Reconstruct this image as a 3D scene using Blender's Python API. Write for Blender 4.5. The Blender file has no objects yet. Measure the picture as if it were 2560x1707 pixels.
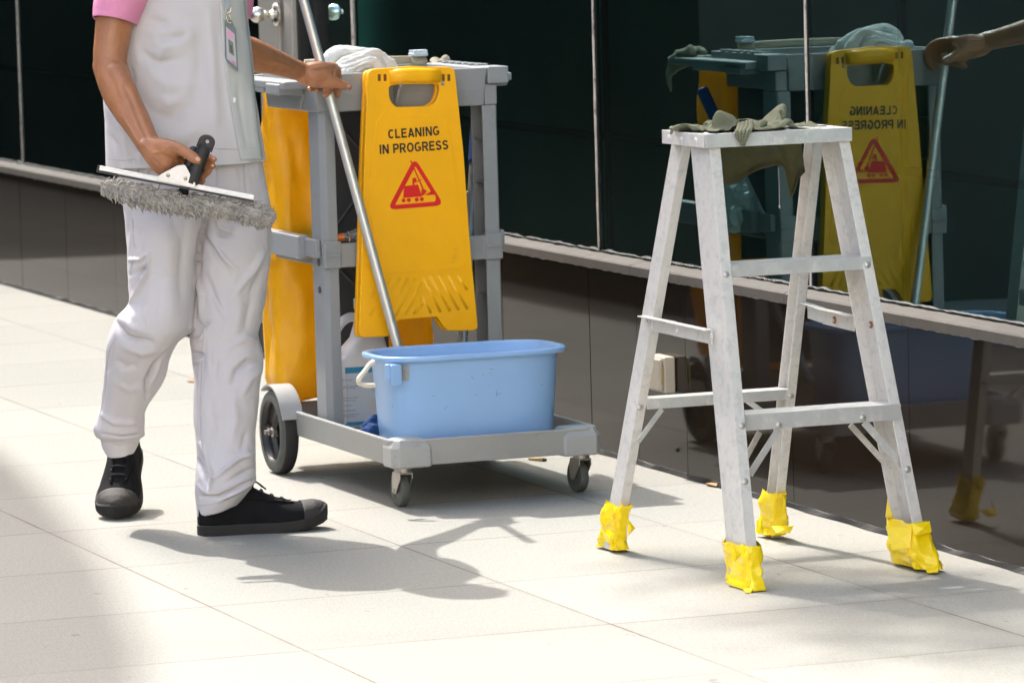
import bpy, bmesh, math, random
import numpy as np
from mathutils import Vector, Matrix, noise
random.seed(7)
# ------------------------------------------------------------------ camera, world, sun, exposure
S = bpy.context.scene
COL = S.collection
FPX, YAW, PITCH, ROLL = 11926.98, 0.3561, 0.0983, -0.0276
CAM = Vector((0.0, -4.1749, 1.4036))
fw = Vector((-math.cos(YAW)*math.cos(PITCH), math.sin(YAW)*math.cos(PITCH), -math.sin(PITCH)))
r0 = fw.cross(Vector((0, 0, 1))).normalized(); u0 = r0.cross(fw)
RT = math.cos(ROLL)*r0 + math.sin(ROLL)*u0
UP = -math.sin(ROLL)*r0 + math.cos(ROLL)*u0
cam = bpy.data.cameras.new('camera'); camo = bpy.data.objects.new('camera', cam); COL.objects.link(camo)
m = Matrix.Identity(4)
for i in range(3):
    m[i][0], m[i][1], m[i][2], m[i][3] = RT[i], UP[i], -fw[i], CAM[i]
camo.matrix_world = m
cam.sensor_width = 36; cam.lens = FPX/2560*36; cam.clip_start = 0.1; cam.clip_end = 600
cam.dof.use_dof = True; cam.dof.focus_distance = 9.9; cam.dof.aperture_fstop = 11
S.camera = camo
SUN_EL, SUN_AZ = math.radians(52), math.radians(189)      # direction towards the sun
sd = Vector((math.cos(SUN_EL)*math.cos(SUN_AZ), math.cos(SUN_EL)*math.sin(SUN_AZ), math.sin(SUN_EL)))
W = bpy.data.worlds.new('World'); S.world = W; W.use_nodes = True
nt = W.node_tree; bg = nt.nodes['Background']
sky = nt.nodes.new('ShaderNodeTexSky'); sky.sky_type = 'NISHITA'; sky.sun_disc = False
sky.sun_elevation = SUN_EL; sky.sun_rotation = math.atan2(sd.x, sd.y); sky.dust_density = 5.0; sky.air_density = 1.0; sky.ozone_density = 0.4
nt.links.new(sky.outputs[0], bg.inputs[0]); bg.inputs[1].default_value = 0.15
sl = bpy.data.lights.new('sun', 'SUN'); sl.energy = 1.6; sl.angle = math.radians(0.5); sl.color = (1.0, 0.965, 0.91)
so = bpy.data.objects.new('sun', sl); COL.objects.link(so); so.rotation_euler = sd.to_track_quat('Z', 'Y').to_euler()
S.view_settings.view_transform = 'Standard'; S.view_settings.look = 'None'
S.view_settings.exposure = 1.98; S.view_settings.gamma = 1; S.view_settings.use_curve_mapping = False
S.cycles.max_bounces = 8; S.cycles.transparent_max_bounces = 12

# ------------------------------------------------------------------ measuring helpers (survey of the place)
def ray(x, y): return fw + (x-1280)/FPX*RT - (y-853.5)/FPX*UP
def PX(x, y, X): v = ray(x, y); return CAM + v*((X-CAM.x)/v.x)
def PY(x, y, Y): v = ray(x, y); return CAM + v*((Y-CAM.y)/v.y)
def PZ(x, y, Z=0.0): v = ray(x, y); return CAM + v*((Z-CAM.z)/v.z)
DH = Vector((-math.cos(YAW), math.sin(YAW), 0)); RH = Vector((math.sin(YAW), math.cos(YAW), 0))
def PP(x, y, off=0.0):            # plane across the person, off metres nearer
    v = ray(x, y); t = (8.85-off-CAM.dot(DH))/v.dot(DH); return CAM + v*t
K = 2560/2352
def D(x, y): return (x*K, y*K)
def z1(x, y): return (180+x/2.6138, y/2.6138)
def z2(x, y): return (180+x/1.7425, 500+y/1.7425)
def zl(x, y): return (x/2.24, 400+y/2.24)
def z3(x, y): return (620+x/2.613, y/2.613)
def z4(x, y): return (620+x/2.09, 550+y/2.09)
def z5(x, y): return (860+x/3.1357, 800+y/3.1357)
def z6(x, y): return (1600+x/2.6136, 200+y/2.6136)
def z7(x, y): return (1450+x/2.0368, 750+y/2.0368)
def zc(x, y): return (560+x/5.2275, y/5.2275)
def zh(x, y): return (x/3.1357, y/3.1357)
def proj_np(A):
    v = A - np.array(CAM); z = v@np.array(fw)
    return np.stack([1280+FPX*(v@np.array(RT))/z, 853.5-FPX*(v@np.array(UP))/z], 1)

# ------------------------------------------------------------------ materials
def mat(name, color, rough=0.5, metal=0.0, var=0.0, vscale=8.0, bump=0.0, bscale=60.0, dirt=None, spec=0.5, coat=0.0, sss=0.0, trans=0.0, stretch=None, alpha=None):
    """dirt = (colour, scale, threshold, amount)"""
    M = bpy.data.materials.new(name); M.use_nodes = True
    n = M.node_tree.nodes; l = M.node_tree.links; b = n['Principled BSDF']
    b.inputs['Base Color'].default_value = (*color, 1); b.inputs['Roughness'].default_value = rough
    b.inputs['Metallic'].default_value = metal; b.inputs['Specular IOR Level'].default_value = spec
    b.inputs['Coat Weight'].default_value = coat
    if sss: b.inputs['Subsurface Weight'].default_value = sss; b.inputs['Subsurface Radius'].default_value = (0.012, 0.004, 0.002); b.inputs['Subsurface Scale'].default_value = 1.0
    if trans: b.inputs['Transmission Weight'].default_value = trans
    if alpha: b.inputs['Alpha'].default_value = alpha
    g = n.new('ShaderNodeNewGeometry'); src = g.outputs['Position']
    if stretch:
        mp = n.new('ShaderNodeMapping'); mp.inputs['Scale'].default_value = stretch; l.new(src, mp.inputs[0]); src = mp.outputs[0]
    col = None
    if var:
        t = n.new('ShaderNodeTexNoise'); t.inputs['Scale'].default_value = vscale; t.inputs['Detail'].default_value = 6; t.inputs['Roughness'].default_value = 0.65
        l.new(src, t.inputs['Vector'])
        r = n.new('ShaderNodeMapRange'); r.inputs[1].default_value = 0.3; r.inputs[2].default_value = 0.7; r.inputs[3].default_value = 1-var; r.inputs[4].default_value = 1+var
        l.new(t.outputs[0], r.inputs[0])
        mx = n.new('ShaderNodeMix'); mx.data_type = 'RGBA'; mx.blend_type = 'MULTIPLY'; mx.inputs[0].default_value = 1
        mx.inputs[6].default_value = (*color, 1); l.new(r.outputs[0], mx.inputs[7]); col = mx.outputs[2]
    if dirt:
        dc, ds, dt, da = dirt
        t = n.new('ShaderNodeTexNoise'); t.inputs['Scale'].default_value = ds; t.inputs['Detail'].default_value = 8; t.inputs['Roughness'].default_value = 0.7
        l.new(src, t.inputs['Vector'])
        r = n.new('ShaderNodeMapRange'); r.inputs[1].default_value = dt; r.inputs[2].default_value = dt+0.12; r.inputs[3].default_value = 0; r.inputs[4].default_value = da
        l.new(t.outputs[0], r.inputs[0])
        mx = n.new('ShaderNodeMix'); mx.data_type = 'RGBA'; l.new(r.outputs[0], mx.inputs[0])
        if col: l.new(col, mx.inputs[6])
        else: mx.inputs[6].default_value = (*color, 1)
        mx.inputs[7].default_value = (*dc, 1); col = mx.outputs[2]
    if col: l.new(col, b.inputs['Base Color'])
    if bump:
        t = n.new('ShaderNodeTexNoise'); t.inputs['Scale'].default_value = bscale; t.inputs['Detail'].default_value = 4
        l.new(src, t.inputs['Vector'])
        bp = n.new('ShaderNodeBump'); bp.inputs['Strength'].default_value = bump; bp.inputs['Distance'].default_value = 0.004
        l.new(t.outputs[0], bp.inputs['Height']); l.new(bp.outputs[0], b.inputs['Normal'])
    return M

# ------------------------------------------------------------------ mesh helpers
class MB:
    def __init__(s): s.v = []; s.f = []
    def add(s, vs, fs):
        o = len(s.v); s.v += [Vector(v) for v in vs]; s.f += [tuple(i+o for i in f) for f in fs]; return s
    def box(s, a, b):
        (x0, y0, z0), (x1, y1, z1_) = a, b
        vs = [(x, y, z) for x in (x0, x1) for y in (y0, y1) for z in (z0, z1_)]
        return s.add(vs, [(0, 1, 3, 2), (4, 6, 7, 5), (0, 4, 5, 1), (2, 3, 7, 6), (0, 2, 6, 4), (1, 5, 7, 3)])
    def prism(s, poly, vec):
        n = len(poly); vec = Vector(vec); vs = [Vector(p) for p in poly]; vs += [p+vec for p in vs]
        return s.add(vs, [tuple(range(n))[::-1], tuple(range(n, 2*n))]+[(i, (i+1) % n, n+(i+1) % n, n+i) for i in range(n)])
    def loft(s, rings, cap=True, closed=True):
        n = len(rings[0]); vs = [p for r in rings for p in r]; fs = []
        for j in range(len(rings)-1):
            for i in range(n if closed else n-1):
                k = (i+1) % n; fs.append((j*n+i, j*n+k, (j+1)*n+k, (j+1)*n+i))
        if cap: fs += [tuple(range(n))[::-1], tuple(range((len(rings)-1)*n, len(rings)*n))]
        return s.add(vs, fs)
    def tube(s, path, r, n=12, cap=True, flat=None):
        path = [Vector(p) for p in path]; rr = r if isinstance(r, (list, tuple)) else [r]*len(path)
        t0 = (path[1]-path[0]).normalized(); a = t0.orthogonal().normalized()
        if flat: a = Vector(flat); a = (a-t0*a.dot(t0)).normalized()
        rings = []
        for i, p in enumerate(path):
            t = (path[min(i+1, len(path)-1)]-path[max(i-1, 0)]).normalized()
            a = (a-t*a.dot(t)).normalized(); b = t.cross(a)
            ri = rr[i]; ra, rb = ri if isinstance(ri, tuple) else (ri, ri)
            rings.append([p+a*ra*math.cos(2*math.pi*k/n)+b*rb*math.sin(2*math.pi*k/n) for k in range(n)])
        return s.loft(rings, cap)
    def cap(s, a, b, ra, rb, n=14):      # tapered capsule
        a = Vector(a); b = Vector(b); d = b-a
        if d.length < 1e-6: d = Vector((0, 0, 1e-4)); b = a+d
        t = d.normalized(); u = t.orthogonal().normalized(); w = t.cross(u); rings = []
        for k in range(1, 5):
            th = math.pi/2*k/4; rings.append((a-t*ra*math.cos(th), ra*math.sin(th)))
        for k in range(4, 0, -1):
            th = math.pi/2*k/4; rings.append((b+t*rb*math.cos(th), rb*math.sin(th)))
        R = [[c+(u*math.cos(2*math.pi*i/n)+w*math.sin(2*math.pi*i/n))*r for i in range(n)] for c, r in rings]
        return s.loft(R)
    def chain(s, pts, rad, n=14):
        for i in range(len(pts)-1): s.cap(pts[i], pts[i+1], rad[i], rad[i+1], n)
        return s
    def ell(s, c, r, n=20, mtx=None):
        c = Vector(c); R = []
        for j in range(1, 12):
            th = math.pi*j/12; ring = []
            for i in range(n):
                p = Vector((r[0]*math.sin(th)*math.cos(2*math.pi*i/n), r[1]*math.sin(th)*math.sin(2*math.pi*i/n), -r[2]*math.cos(th)))
                ring.append(c+(mtx@p if mtx else p))
            R.append(ring)
        return s.loft(R)
    def cyl(s, c, axis, r, h, n=24):
        c = Vector(c); a = Vector(axis).normalized(); return s.tube([c-a*h/2, c+a*h/2], r, n)
    def ring(s, c, axis, prof, n=40):      # closed profile: a ring with an open centre
        return s.revolve(c, axis, list(prof)+[prof[0]], n, False)
    def revolve(s, c, axis, prof, n=40, cap=True):   # prof: (radius, along)
        c = Vector(c); a = Vector(axis).normalized(); u = a.orthogonal().normalized(); w = a.cross(u)
        R = [[c+a*h+(u*math.cos(2*math.pi*i/n)+w*math.sin(2*math.pi*i/n))*r for i in range(n)] for r, h in prof]
        return s.loft(R, cap)
def mesh_of(mb, name, fix=True):
    me = bpy.data.meshes.new(name); me.from_pydata([tuple(v) for v in mb.v], [], mb.f)
    if fix:
        bm = bmesh.new(); bm.from_mesh(me); bmesh.ops.recalc_face_normals(bm, faces=bm.faces); bm.to_mesh(me); bm.free()
    me.update(); return me
def link(o, parent=None):
    COL.objects.link(o)
    if parent: o.parent = parent; o.matrix_parent_inverse = Matrix.Translation(-parent.location)
    return o
def obj(name, mb, m_, parent=None, smooth=False, bevel=0.0, seg=2, solid=0.0, subsurf=0, auto=None, label=None):
    me = mb if isinstance(mb, bpy.types.Mesh) else mesh_of(mb, name)
    me.materials.clear(); me.materials.append(m_)
    o = bpy.data.objects.new(name, me); link(o, parent)
    if smooth: me.polygons.foreach_set('use_smooth', [True]*len(me.polygons))
    if auto: 
        me.polygons.foreach_set('use_smooth', [True]*len(me.polygons))
        me.set_sharp_from_angle(angle=math.radians(auto))
    if solid: md = o.modifiers.new('solid', 'SOLIDIFY'); md.thickness = solid; md.offset = 0
    if bevel: md = o.modifiers.new('bevel', 'BEVEL'); md.width = bevel; md.segments = seg; md.limit_method = 'ANGLE'; md.angle_limit = math.radians(40)
    if subsurf: md = o.modifiers.new('sub', 'SUBSURF'); md.levels = subsurf; md.render_levels = subsurf
    if label: o['label'] = label
    return o
def tag(o, label, cat, group=None):
    o['label'] = label; o['category'] = cat
    if group: o['group'] = group
    return o
def thing(name, loc, label, cat, group=None):
    o = bpy.data.objects.new(name, None); o.location = loc; o.empty_display_size = 0.1; COL.objects.link(o); return tag(o, label, cat, group)
def struct(o): o['kind'] = 'structure'; return o
def remesh(mb, name, vox, smooth=4, factor=0.5):
    me = mesh_of(mb, name); o = bpy.data.objects.new(name, me); COL.objects.link(o)
    md = o.modifiers.new('r', 'REMESH'); md.mode = 'VOXEL'; md.voxel_size = vox; md.use_smooth_shade = True
    if smooth: sm = o.modifiers.new('s', 'SMOOTH'); sm.iterations = smooth; sm.factor = factor
    dg = bpy.context.evaluated_depsgraph_get(); ev = o.evaluated_get(dg)
    out = bpy.data.meshes.new_from_object(ev); bpy.data.objects.remove(o); bpy.data.meshes.remove(me); out.name = name
    return out
def get_co(me):
    a = np.empty(len(me.vertices)*3); me.vertices.foreach_get('co', a); return a.reshape(-1, 3)
def get_no(me):
    a = np.empty(len(me.vertices)*3); me.vertex_normals.foreach_get('vector', a); return a.reshape(-1, 3)
def set_co(me, a): me.vertices.foreach_set('co', a.ravel()); me.update()
def smooth_np(x, e0, e1): t = np.clip((x-e0)/(e1-e0), 0, 1); return t*t*(3-2*t)
def crease(me, strokes, facing=True, nz=None, gain=1.0, tight=1.0):
    """raise ridges / press valleys along strokes: (points in photo px, width px, height m)"""
    co = get_co(me); no = get_no(me); P = proj_np(co); d = np.zeros(len(co))
    for pts, w, amp in strokes:
        best = np.full(len(co), 1e9); tb = np.zeros(len(co)); n = len(pts)-1
        for i in range(n):
            a = np.array(pts[i]); b = np.array(pts[i+1]); ab = b-a; t = np.clip(((P-a)@ab)/(ab@ab), 0, 1)
            q = np.linalg.norm(P-(a+t[:, None]*ab), axis=1); k = q < best; best[k] = q[k]; tb[k] = ((i+t)/n)[k]
        fade = 0.25+0.75*np.sin(np.pi*np.clip(tb, 0, 1))
        d += amp*gain*fade*np.exp(-(best/(w*tight))**2)
    if facing:
        vd = np.array(CAM)-co; vd /= np.linalg.norm(vd, axis=1)[:, None]; fc = (no*vd).sum(1); d *= smooth_np(fc, -0.05, 0.35)
    if nz:
        for amp, s in nz:
            q = np.array([noise.noise(Vector((c[0]*s[0], c[1]*s[1], c[2]*s[2]))) for c in co]); d += amp*q if amp > 0 else -amp*(np.abs(q)-.25)      # negative: sharp-bottomed wrinkles
    set_co(me, co+no*d[:, None])
def curve_mesh(loops, depth, bevel=0.0, res=3):
    """2-D loops (outer + holes) filled and extruded along z, centred on z=0"""
    cu = bpy.data.curves.new('c', 'CURVE'); cu.dimensions = '2D'; cu.fill_mode = 'BOTH'; cu.extrude = depth/2; cu.bevel_depth = bevel; cu.bevel_resolution = res
    for lp in loops:
        sp = cu.splines.new('POLY'); sp.points.add(len(lp)-1); sp.use_cyclic_u = True
        for i, p in enumerate(lp): sp.points[i].co = (p[0], p[1], 0, 1)
    o = bpy.data.objects.new('c', cu); COL.objects.link(o); dg = bpy.context.evaluated_depsgraph_get()
    me = bpy.data.meshes.new_from_object(o.evaluated_get(dg)); bpy.data.objects.remove(o); bpy.data.curves.remove(cu); return me
def text_mesh(body, size, depth, offset=0.0, space=1.0):
    cu = bpy.data.curves.new('t', 'FONT'); cu.body = body; cu.size = size; cu.extrude = depth/2; cu.offset = offset; cu.align_x = 'CENTER'; cu.space_character = space
    o = bpy.data.objects.new('t', cu); COL.objects.link(o); dg = bpy.context.evaluated_depsgraph_get()
    me = bpy.data.meshes.new_from_object(o.evaluated_get(dg)); bpy.data.objects.remove(o); bpy.data.curves.remove(cu); return me
def rounded(poly, r, n=4):
    """round the corners of a 2-D polygon"""
    out = []; N = len(poly)
    rr = r if isinstance(r, (list, tuple)) else [r]*N
    for i in range(N):
        p = Vector(poly[i]); a = (Vector(poly[i-1])-p); b = (Vector(poly[(i+1) % N])-p)
        q = min(rr[i], a.length*0.45, b.length*0.45)
        if q <= 0: out.append(tuple(p)); continue
        A = p+a.normalized()*q; B = p+b.normalized()*q
        for k in range(n+1):
            t = k/n; out.append(tuple((1-t)**2*A+2*t*(1-t)*p+t*t*B))
    return out
def catmull(pts, n=6):
    pts = [Vector(p) for p in pts]; out = []
    for i in range(len(pts)-1):
        p0 = pts[max(i-1, 0)]; p1 = pts[i]; p2 = pts[i+1]; p3 = pts[min(i+2, len(pts)-1)]
        for k in range(n):
            t = k/n; out.append(0.5*((2*p1)+(p2-p0)*t+(2*p0-5*p1+4*p2-p3)*t*t+(3*p1-p0-3*p2+p3)*t**3))
    return out+[pts[-1]]

def cloth_drop(name, fn, nu, nv, colliders, frames, thick=.0016, stiff=.05):
    """a sheet (fn(u, v) -> point) falls in folds on the colliders; returns the settled mesh"""
    mb = MB(); mb.add([fn(i/(nu-1), j/(nv-1)) for j in range(nv) for i in range(nu)], [(j*nu+i, j*nu+i+1, (j+1)*nu+i+1, (j+1)*nu+i) for j in range(nv-1) for i in range(nu-1)])
    me = mesh_of(mb, name, False); o = bpy.data.objects.new(name, me); COL.objects.link(o); cols = []
    for k in colliders:
        c = bpy.data.objects.new('collider', mesh_of(k, 'collider')); COL.objects.link(c); md = c.modifiers.new('c', 'COLLISION'); c.collision.thickness_outer = .002; c.collision.cloth_friction = 30; cols.append(c)
    md = o.modifiers.new('cloth', 'CLOTH'); st = md.settings; st.quality = 5; st.mass = .15; st.tension_stiffness = 8; st.compression_stiffness = 8; st.shear_stiffness = 3; st.bending_stiffness = stiff; st.air_damping = 2
    cs = md.collision_settings; cs.use_collision = True; cs.distance_min = .002; cs.collision_quality = 2
    md.point_cache.frame_start = 1; md.point_cache.frame_end = frames+1; S.frame_start = 1; S.frame_end = frames+1
    for f in range(1, frames+1): S.frame_set(f)
    dg = bpy.context.evaluated_depsgraph_get(); out = bpy.data.meshes.new_from_object(o.evaluated_get(dg)); out.name = name
    bpy.data.objects.remove(o)
    for c in cols: bpy.data.objects.remove(c)
    S.frame_set(1); out.polygons.foreach_set('use_smooth', [True]*len(out.polygons)); return out

# ------------------------------------------------------------------ ground
def pavement_mat():
    M = bpy.data.materials.new('pavement_granite'); M.use_nodes = True; n = M.node_tree.nodes; l = M.node_tree.links; b = n['Principled BSDF']
    g = n.new('ShaderNodeNewGeometry'); sp = n.new('ShaderNodeSeparateXYZ'); l.new(g.outputs['Position'], sp.inputs[0])
    def math_(op, a, b_=None, c=None):
        q = n.new('ShaderNodeMath'); q.operation = op
        for i, s in enumerate((a, b_, c)):
            if s is None: continue
            if isinstance(s, (int, float)): q.inputs[i].default_value = s
            else: l.new(s, q.inputs[i])
        return q.outputs[0]
    def noise_(sc, det=4, rough=0.6, vec=None):
        t = n.new('ShaderNodeTexNoise'); t.inputs['Scale'].default_value = sc; t.inputs['Detail'].default_value = det; t.inputs['Roughness'].default_value = rough
        l.new(vec or g.outputs['Position'], t.inputs['Vector']); return t.outputs[0]
    def remap(v, a, b_, c, d):
        r = n.new('ShaderNodeMapRange'); l.new(v, r.inputs[0]); r.inputs[1].default_value = a; r.inputs[2].default_value = b_; r.inputs[3].default_value = c; r.inputs[4].default_value = d; return r.outputs[0]
    wob = math_('MULTIPLY', math_('SUBTRACT', noise_(14, 3), 0.5), 0.0022)
    def joint(coord, off):
        u = math_('DIVIDE', math_('ADD', math_('ADD', coord, wob), off), 0.6); f = math_('FRACT', math_('ADD', u, 0.5))
        return math_('MULTIPLY', math_('ABSOLUTE', math_('SUBTRACT', f, 0.5)), 0.6), math_('FLOOR', u)
    jx, cx_ = joint(sp.outputs[0], 10.0); jy, cy_ = joint(sp.outputs[1], 0.343)
    jm = math_('MINIMUM', jx, jy)
    wid = remap(noise_(3.5, 3), 0.35, 0.65, 0.0010, 0.0026)
    line = math_('MULTIPLY', math_('LESS_THAN', jm, wid), remap(noise_(1.7, 4), 0.36, 0.6, 0.35, 1.0))
    soft = remap(jm, 0.0, 0.02, 0.12, 0.0)
    # tone of each slab
    cmb = n.new('ShaderNodeCombineXYZ'); l.new(cx_, cmb.inputs[0]); l.new(cy_, cmb.inputs[1])
    wn = n.new('ShaderNodeTexWhiteNoise'); wn.noise_dimensions = '2D'; l.new(cmb.outputs[0], wn.inputs['Vector'])
    tone = remap(wn.outputs[0], 0, 1, 0.92, 1.05)
    mp = n.new('ShaderNodeMapping'); mp.inputs['Scale'].default_value = (40, 260, 40); l.new(g.outputs['Position'], mp.inputs[0])
    brush = remap(noise_(1.0, 3, 0.7, mp.outputs[0]), 0.3, 0.7, 0.86, 1.11)
    speck = remap(noise_(300, 3, 0.6), 0.32, 0.68, 0.78, 1.18)
    cloud = remap(noise_(1.3, 5), 0.3, 0.7, 0.975, 1.02)
    v = math_('MULTIPLY', math_('MULTIPLY', tone, brush), math_('MULTIPLY', speck, cloud))
    c0 = n.new('ShaderNodeMix'); c0.data_type = 'RGBA'; c0.blend_type = 'MULTIPLY'; c0.inputs[0].default_value = 1; c0.inputs[6].default_value = (0.300, 0.295, 0.264, 1); l.new(v, c0.inputs[7])
    # small dark droppings and old stains
    mp2 = n.new('ShaderNodeMapping'); mp2.inputs['Scale'].default_value = (9, 15, 9); l.new(g.outputs['Position'], mp2.inputs[0])
    st = remap(noise_(1.0, 6, 0.62, mp2.outputs[0]), 0.67, 0.70, 0.0, 0.5)
    vor = n.new('ShaderNodeTexVoronoi'); vor.inputs['Scale'].default_value = 3.2; l.new(g.outputs['Position'], vor.inputs['Vector'])
    dots = math_('MULTIPLY', math_('LESS_THAN', vor.outputs['Distance'], 0.028), 0.7)
    dk = math_('MAXIMUM', st, dots)
    c1 = n.new('ShaderNodeMix'); c1.data_type = 'RGBA'; l.new(dk, c1.inputs[0]); l.new(c0.outputs[2], c1.inputs[6]); c1.inputs[7].default_value = (0.13, 0.115, 0.10, 1)
    c2 = n.new('ShaderNodeMix'); c2.data_type = 'RGBA'; l.new(soft, c2.inputs[0]); l.new(c1.outputs[2], c2.inputs[6]); c2.inputs[7].default_value = (0.21, 0.19, 0.16, 1)
    c3 = n.new('ShaderNodeMix'); c3.data_type = 'RGBA'; l.new(line, c3.inputs[0]); l.new(c2.outputs[2], c3.inputs[6]); c3.inputs[7].default_value = (0.075, 0.05, 0.03, 1)
    l.new(c3.outputs[2], b.inputs['Base Color']); b.inputs['Roughness'].default_value = 0.62; b.inputs['Specular IOR Level'].default_value = 0.3
    bp = n.new('ShaderNodeBump'); bp.inputs['Strength'].default_value = 0.35; bp.inputs['Distance'].default_value = 0.003
    l.new(math_('SUBTRACT', math_('MULTIPLY', noise_(420, 2, 0.5), 0.35), line), bp.inputs['Height']); l.new(bp.outputs[0], b.inputs['Normal'])
    return M
M_pave = pavement_mat()
M_asph = mat('asphalt', (0.045, 0.045, 0.047), 0.85, var=0.25, vscale=4, bump=0.5, bscale=90)
M_kerb = mat('kerb_stone', (0.25, 0.24, 0.22), 0.8, var=0.15, bump=0.3)
struct(obj('pavement', MB().box((-200, -4.9, -0.4), (60, 0.6, 0)), M_pave))
struct(obj('kerb', MB().box((-200, -5.05, -0.4), (60, -4.903, 0.003)), M_kerb, bevel=0.01))
struct(obj('road', MB().box((-300, -300, -0.6), (300, -5.053, -0.13)), M_asph))

# ------------------------------------------------------------------ the facade with polished granite base and dark glass
M_gran = mat('polished_granite', (0.018, 0.0125, 0.0085), 0.045, var=0.35, vscale=160, spec=0.19, dirt=((0.10, 0.085, 0.07), 240, 0.70, 0.5))
M_grout = mat('stone_joint', (0.16, 0.14, 0.115), 0.9)
M_sill = mat('ledge_stone', (0.080, 0.070, 0.060), 0.8, var=0.12, vscale=20, bump=0.15, bscale=140, dirt=((0.05, 0.04, 0.035), 26, 0.60, 0.6))
M_teal = mat('spandrel_paint', (0.065, 0.225, 0.19), 0.6, var=0.1, vscale=2)
M_black = mat('black_gasket', (0.006, 0.007, 0.007), 0.6)
M_sil = mat('sealant', (0.46, 0.42, 0.37), 0.6, var=0.25, vscale=50, dirt=((0.09, 0.06, 0.045), 30, 0.52, 0.8))
M_alu = mat('satin_aluminium', (0.36, 0.345, 0.315), 0.42, metal=0.35, var=0.06, vscale=6)
M_chrome = mat('satin_steel', (0.66, 0.63, 0.57), 0.2, metal=1.0, var=0.04)
def glass_mat():
    M = bpy.data.materials.new('tinted_glass'); M.use_nodes = True; n = M.node_tree.nodes; l = M.node_tree.links; n.remove(n['Principled BSDF'])
    o = n['Material Output']; gl = n.new('ShaderNodeBsdfGlossy'); gl.inputs['Roughness'].default_value = 0.012; gl.inputs['Color'].default_value = (0.62, 0.93, 0.95, 1)
    tr = n.new('ShaderNodeBsdfTransparent'); tr.inputs[0].default_value = (0.45, 0.62, 0.58, 1)
    fr = n.new('ShaderNodeFresnel'); fr.inputs['IOR'].default_value = 2.85
    mx = n.new('ShaderNodeMixShader'); l.new(fr.outputs[0], mx.inputs[0]); l.new(tr.outputs[0], mx.inputs[1]); l.new(gl.outputs[0], mx.inputs[2])
    g = n.new('ShaderNodeNewGeometry'); t = n.new('ShaderNodeTexNoise'); t.inputs['Scale'].default_value = 1.2; t.inputs['Detail'].default_value = 1; l.new(g.outputs['Position'], t.inputs['Vector'])
    bp = n.new('ShaderNodeBump'); bp.inputs['Strength'].default_value = 0.05; bp.inputs['Distance'].default_value = 0.01; l.new(t.outputs[0], bp.inputs['Height']); l.new(bp.outputs[0], gl.inputs['Normal'])
    l.new(mx.outputs[0], o.inputs[0]); return M
M_glass = glass_mat()
B = thing('office_facade', (-11, 0.2, 0), 'dark glass facade on a polished brown granite base, with stone ledge and steel-knobbed door', 'building')
XJ = [-40]+[-8.884-0.6*k for k in range(40, 0, -1) if not (-14.3 < -8.884-0.6*k < -12.7)]+[-8.884+0.6*k for k in range(0, 20)]
XJ = sorted(XJ+[-10.38, -9.78, -14.28, -12.74]); grs = {0: MB(), 1: MB()}
for a, b in zip(XJ[:-1], XJ[1:]):
    if abs(a+14.28) < 0.01: continue
    dy = random.uniform(-0.0008, 0.0008); hz = 0.4 if b < -13 else 0.449
    grs[int(b > -13)].box((a+0.0015, dy, 0.004), (b-0.0015, 0.03, hz-0.001))
for k_, bx0, bx1 in ((0, (-40, 0.0035, 0.002), (-14.281, 0.2, 0.399)), (1, (-12.739, 0.0035, 0.002), (3, 0.2, 0.448))):
    g_ = obj('granite_base', grs[k_], M_gran, B); obj('stone_joint', MB().box(bx0, bx1), M_grout, g_)
# ragged black sealant along the foot of the wall
ft = MB(); xs = np.arange(-40, 3, 0.03); top = [Vector((x, -0.0045-0.003*noise.noise(Vector((x*9, 0, 0))), 0.002)) for x in xs]
ft.loft([[Vector((x, 0.004, 0.0008)), Vector((x, -0.007-0.006*noise.noise(Vector((x*7, 3, 0))), 0.0008)), Vector((x, -0.002, 0.011+0.006*noise.noise(Vector((x*11, 9, 0))))), Vector((x, 0.004, 0.012))] for x in xs if not -14.28 < x < -12.74])
obj('foot_sealant', ft, M_black, B)
lgs = {0: MB(), 1: MB()}; se = MB()
for a, b in zip(XJ[:-1], XJ[1:]):
    if abs(a+14.28) < 0.01: continue
    dz = -0.049 if b < -13 else random.uniform(-0.0008, 0.0008)
    lgs[int(b > -13)].loft([[Vector((x, -0.013, 0.450+dz)), Vector((x, -0.013, 0.4705+dz)), Vector((x, -0.009, 0.474+dz)), Vector((x, 0.045, 0.484+dz)), Vector((x, 0.045, 0.450+dz))] for x in (a+0.001, b-0.001)])
for k_ in (0, 1): obj('stone_ledge', lgs[k_], M_sill, B)
for x in np.arange(-12.7, 3, 0.02):   # smeared sealant bead under the ledge
    pass
def bead(x0, x1, y, z, r, seed, st=0.012):
    xs = np.arange(x0, x1, st)
    return [Vector((x, y+0.002*noise.noise(Vector((x*23, seed, 0))), z+0.0022*noise.noise(Vector((x*31, seed, 5))))) for x in xs], [max(0.0007, r*(1+1.3*noise.noise(Vector((x*17, seed, 9))))) for x in xs]
for x0, x1, z in ((-24, -14.3, 0.4), (-12.72, 2.9, 0.449)):
    p, r = bead(x0, x1, -0.004, z, 0.0012, 3); se.tube(p, r, 6)
obj('ledge_sealant', se, mat('white_sealant', (0.30, 0.27, 0.23), 0.6), B)
gb = MB(); p, r = bead(-12.7, 2.9, 0.034, 0.4855, 0.004, 8); gb.tube(p, r, 6); p, r = bead(-24, -14.3, 0.034, 0.4355, 0.004, 8); gb.tube(p, r, 6)
obj('glass_bottom_gasket', gb, M_black, B)
fl = MB()
for k in range(45):
    x = random.gauss(-9.95, 0.30); fl.tube([Vector((x+j*0.006, 0.0285+random.uniform(-.002, .002), 0.4875+random.uniform(-.0025, .003))) for j in range(random.randint(2, 5))], 0.0006, 5)
obj('sealant_flecks', fl, M_sil, B)['kind'] = 'stuff'
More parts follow.
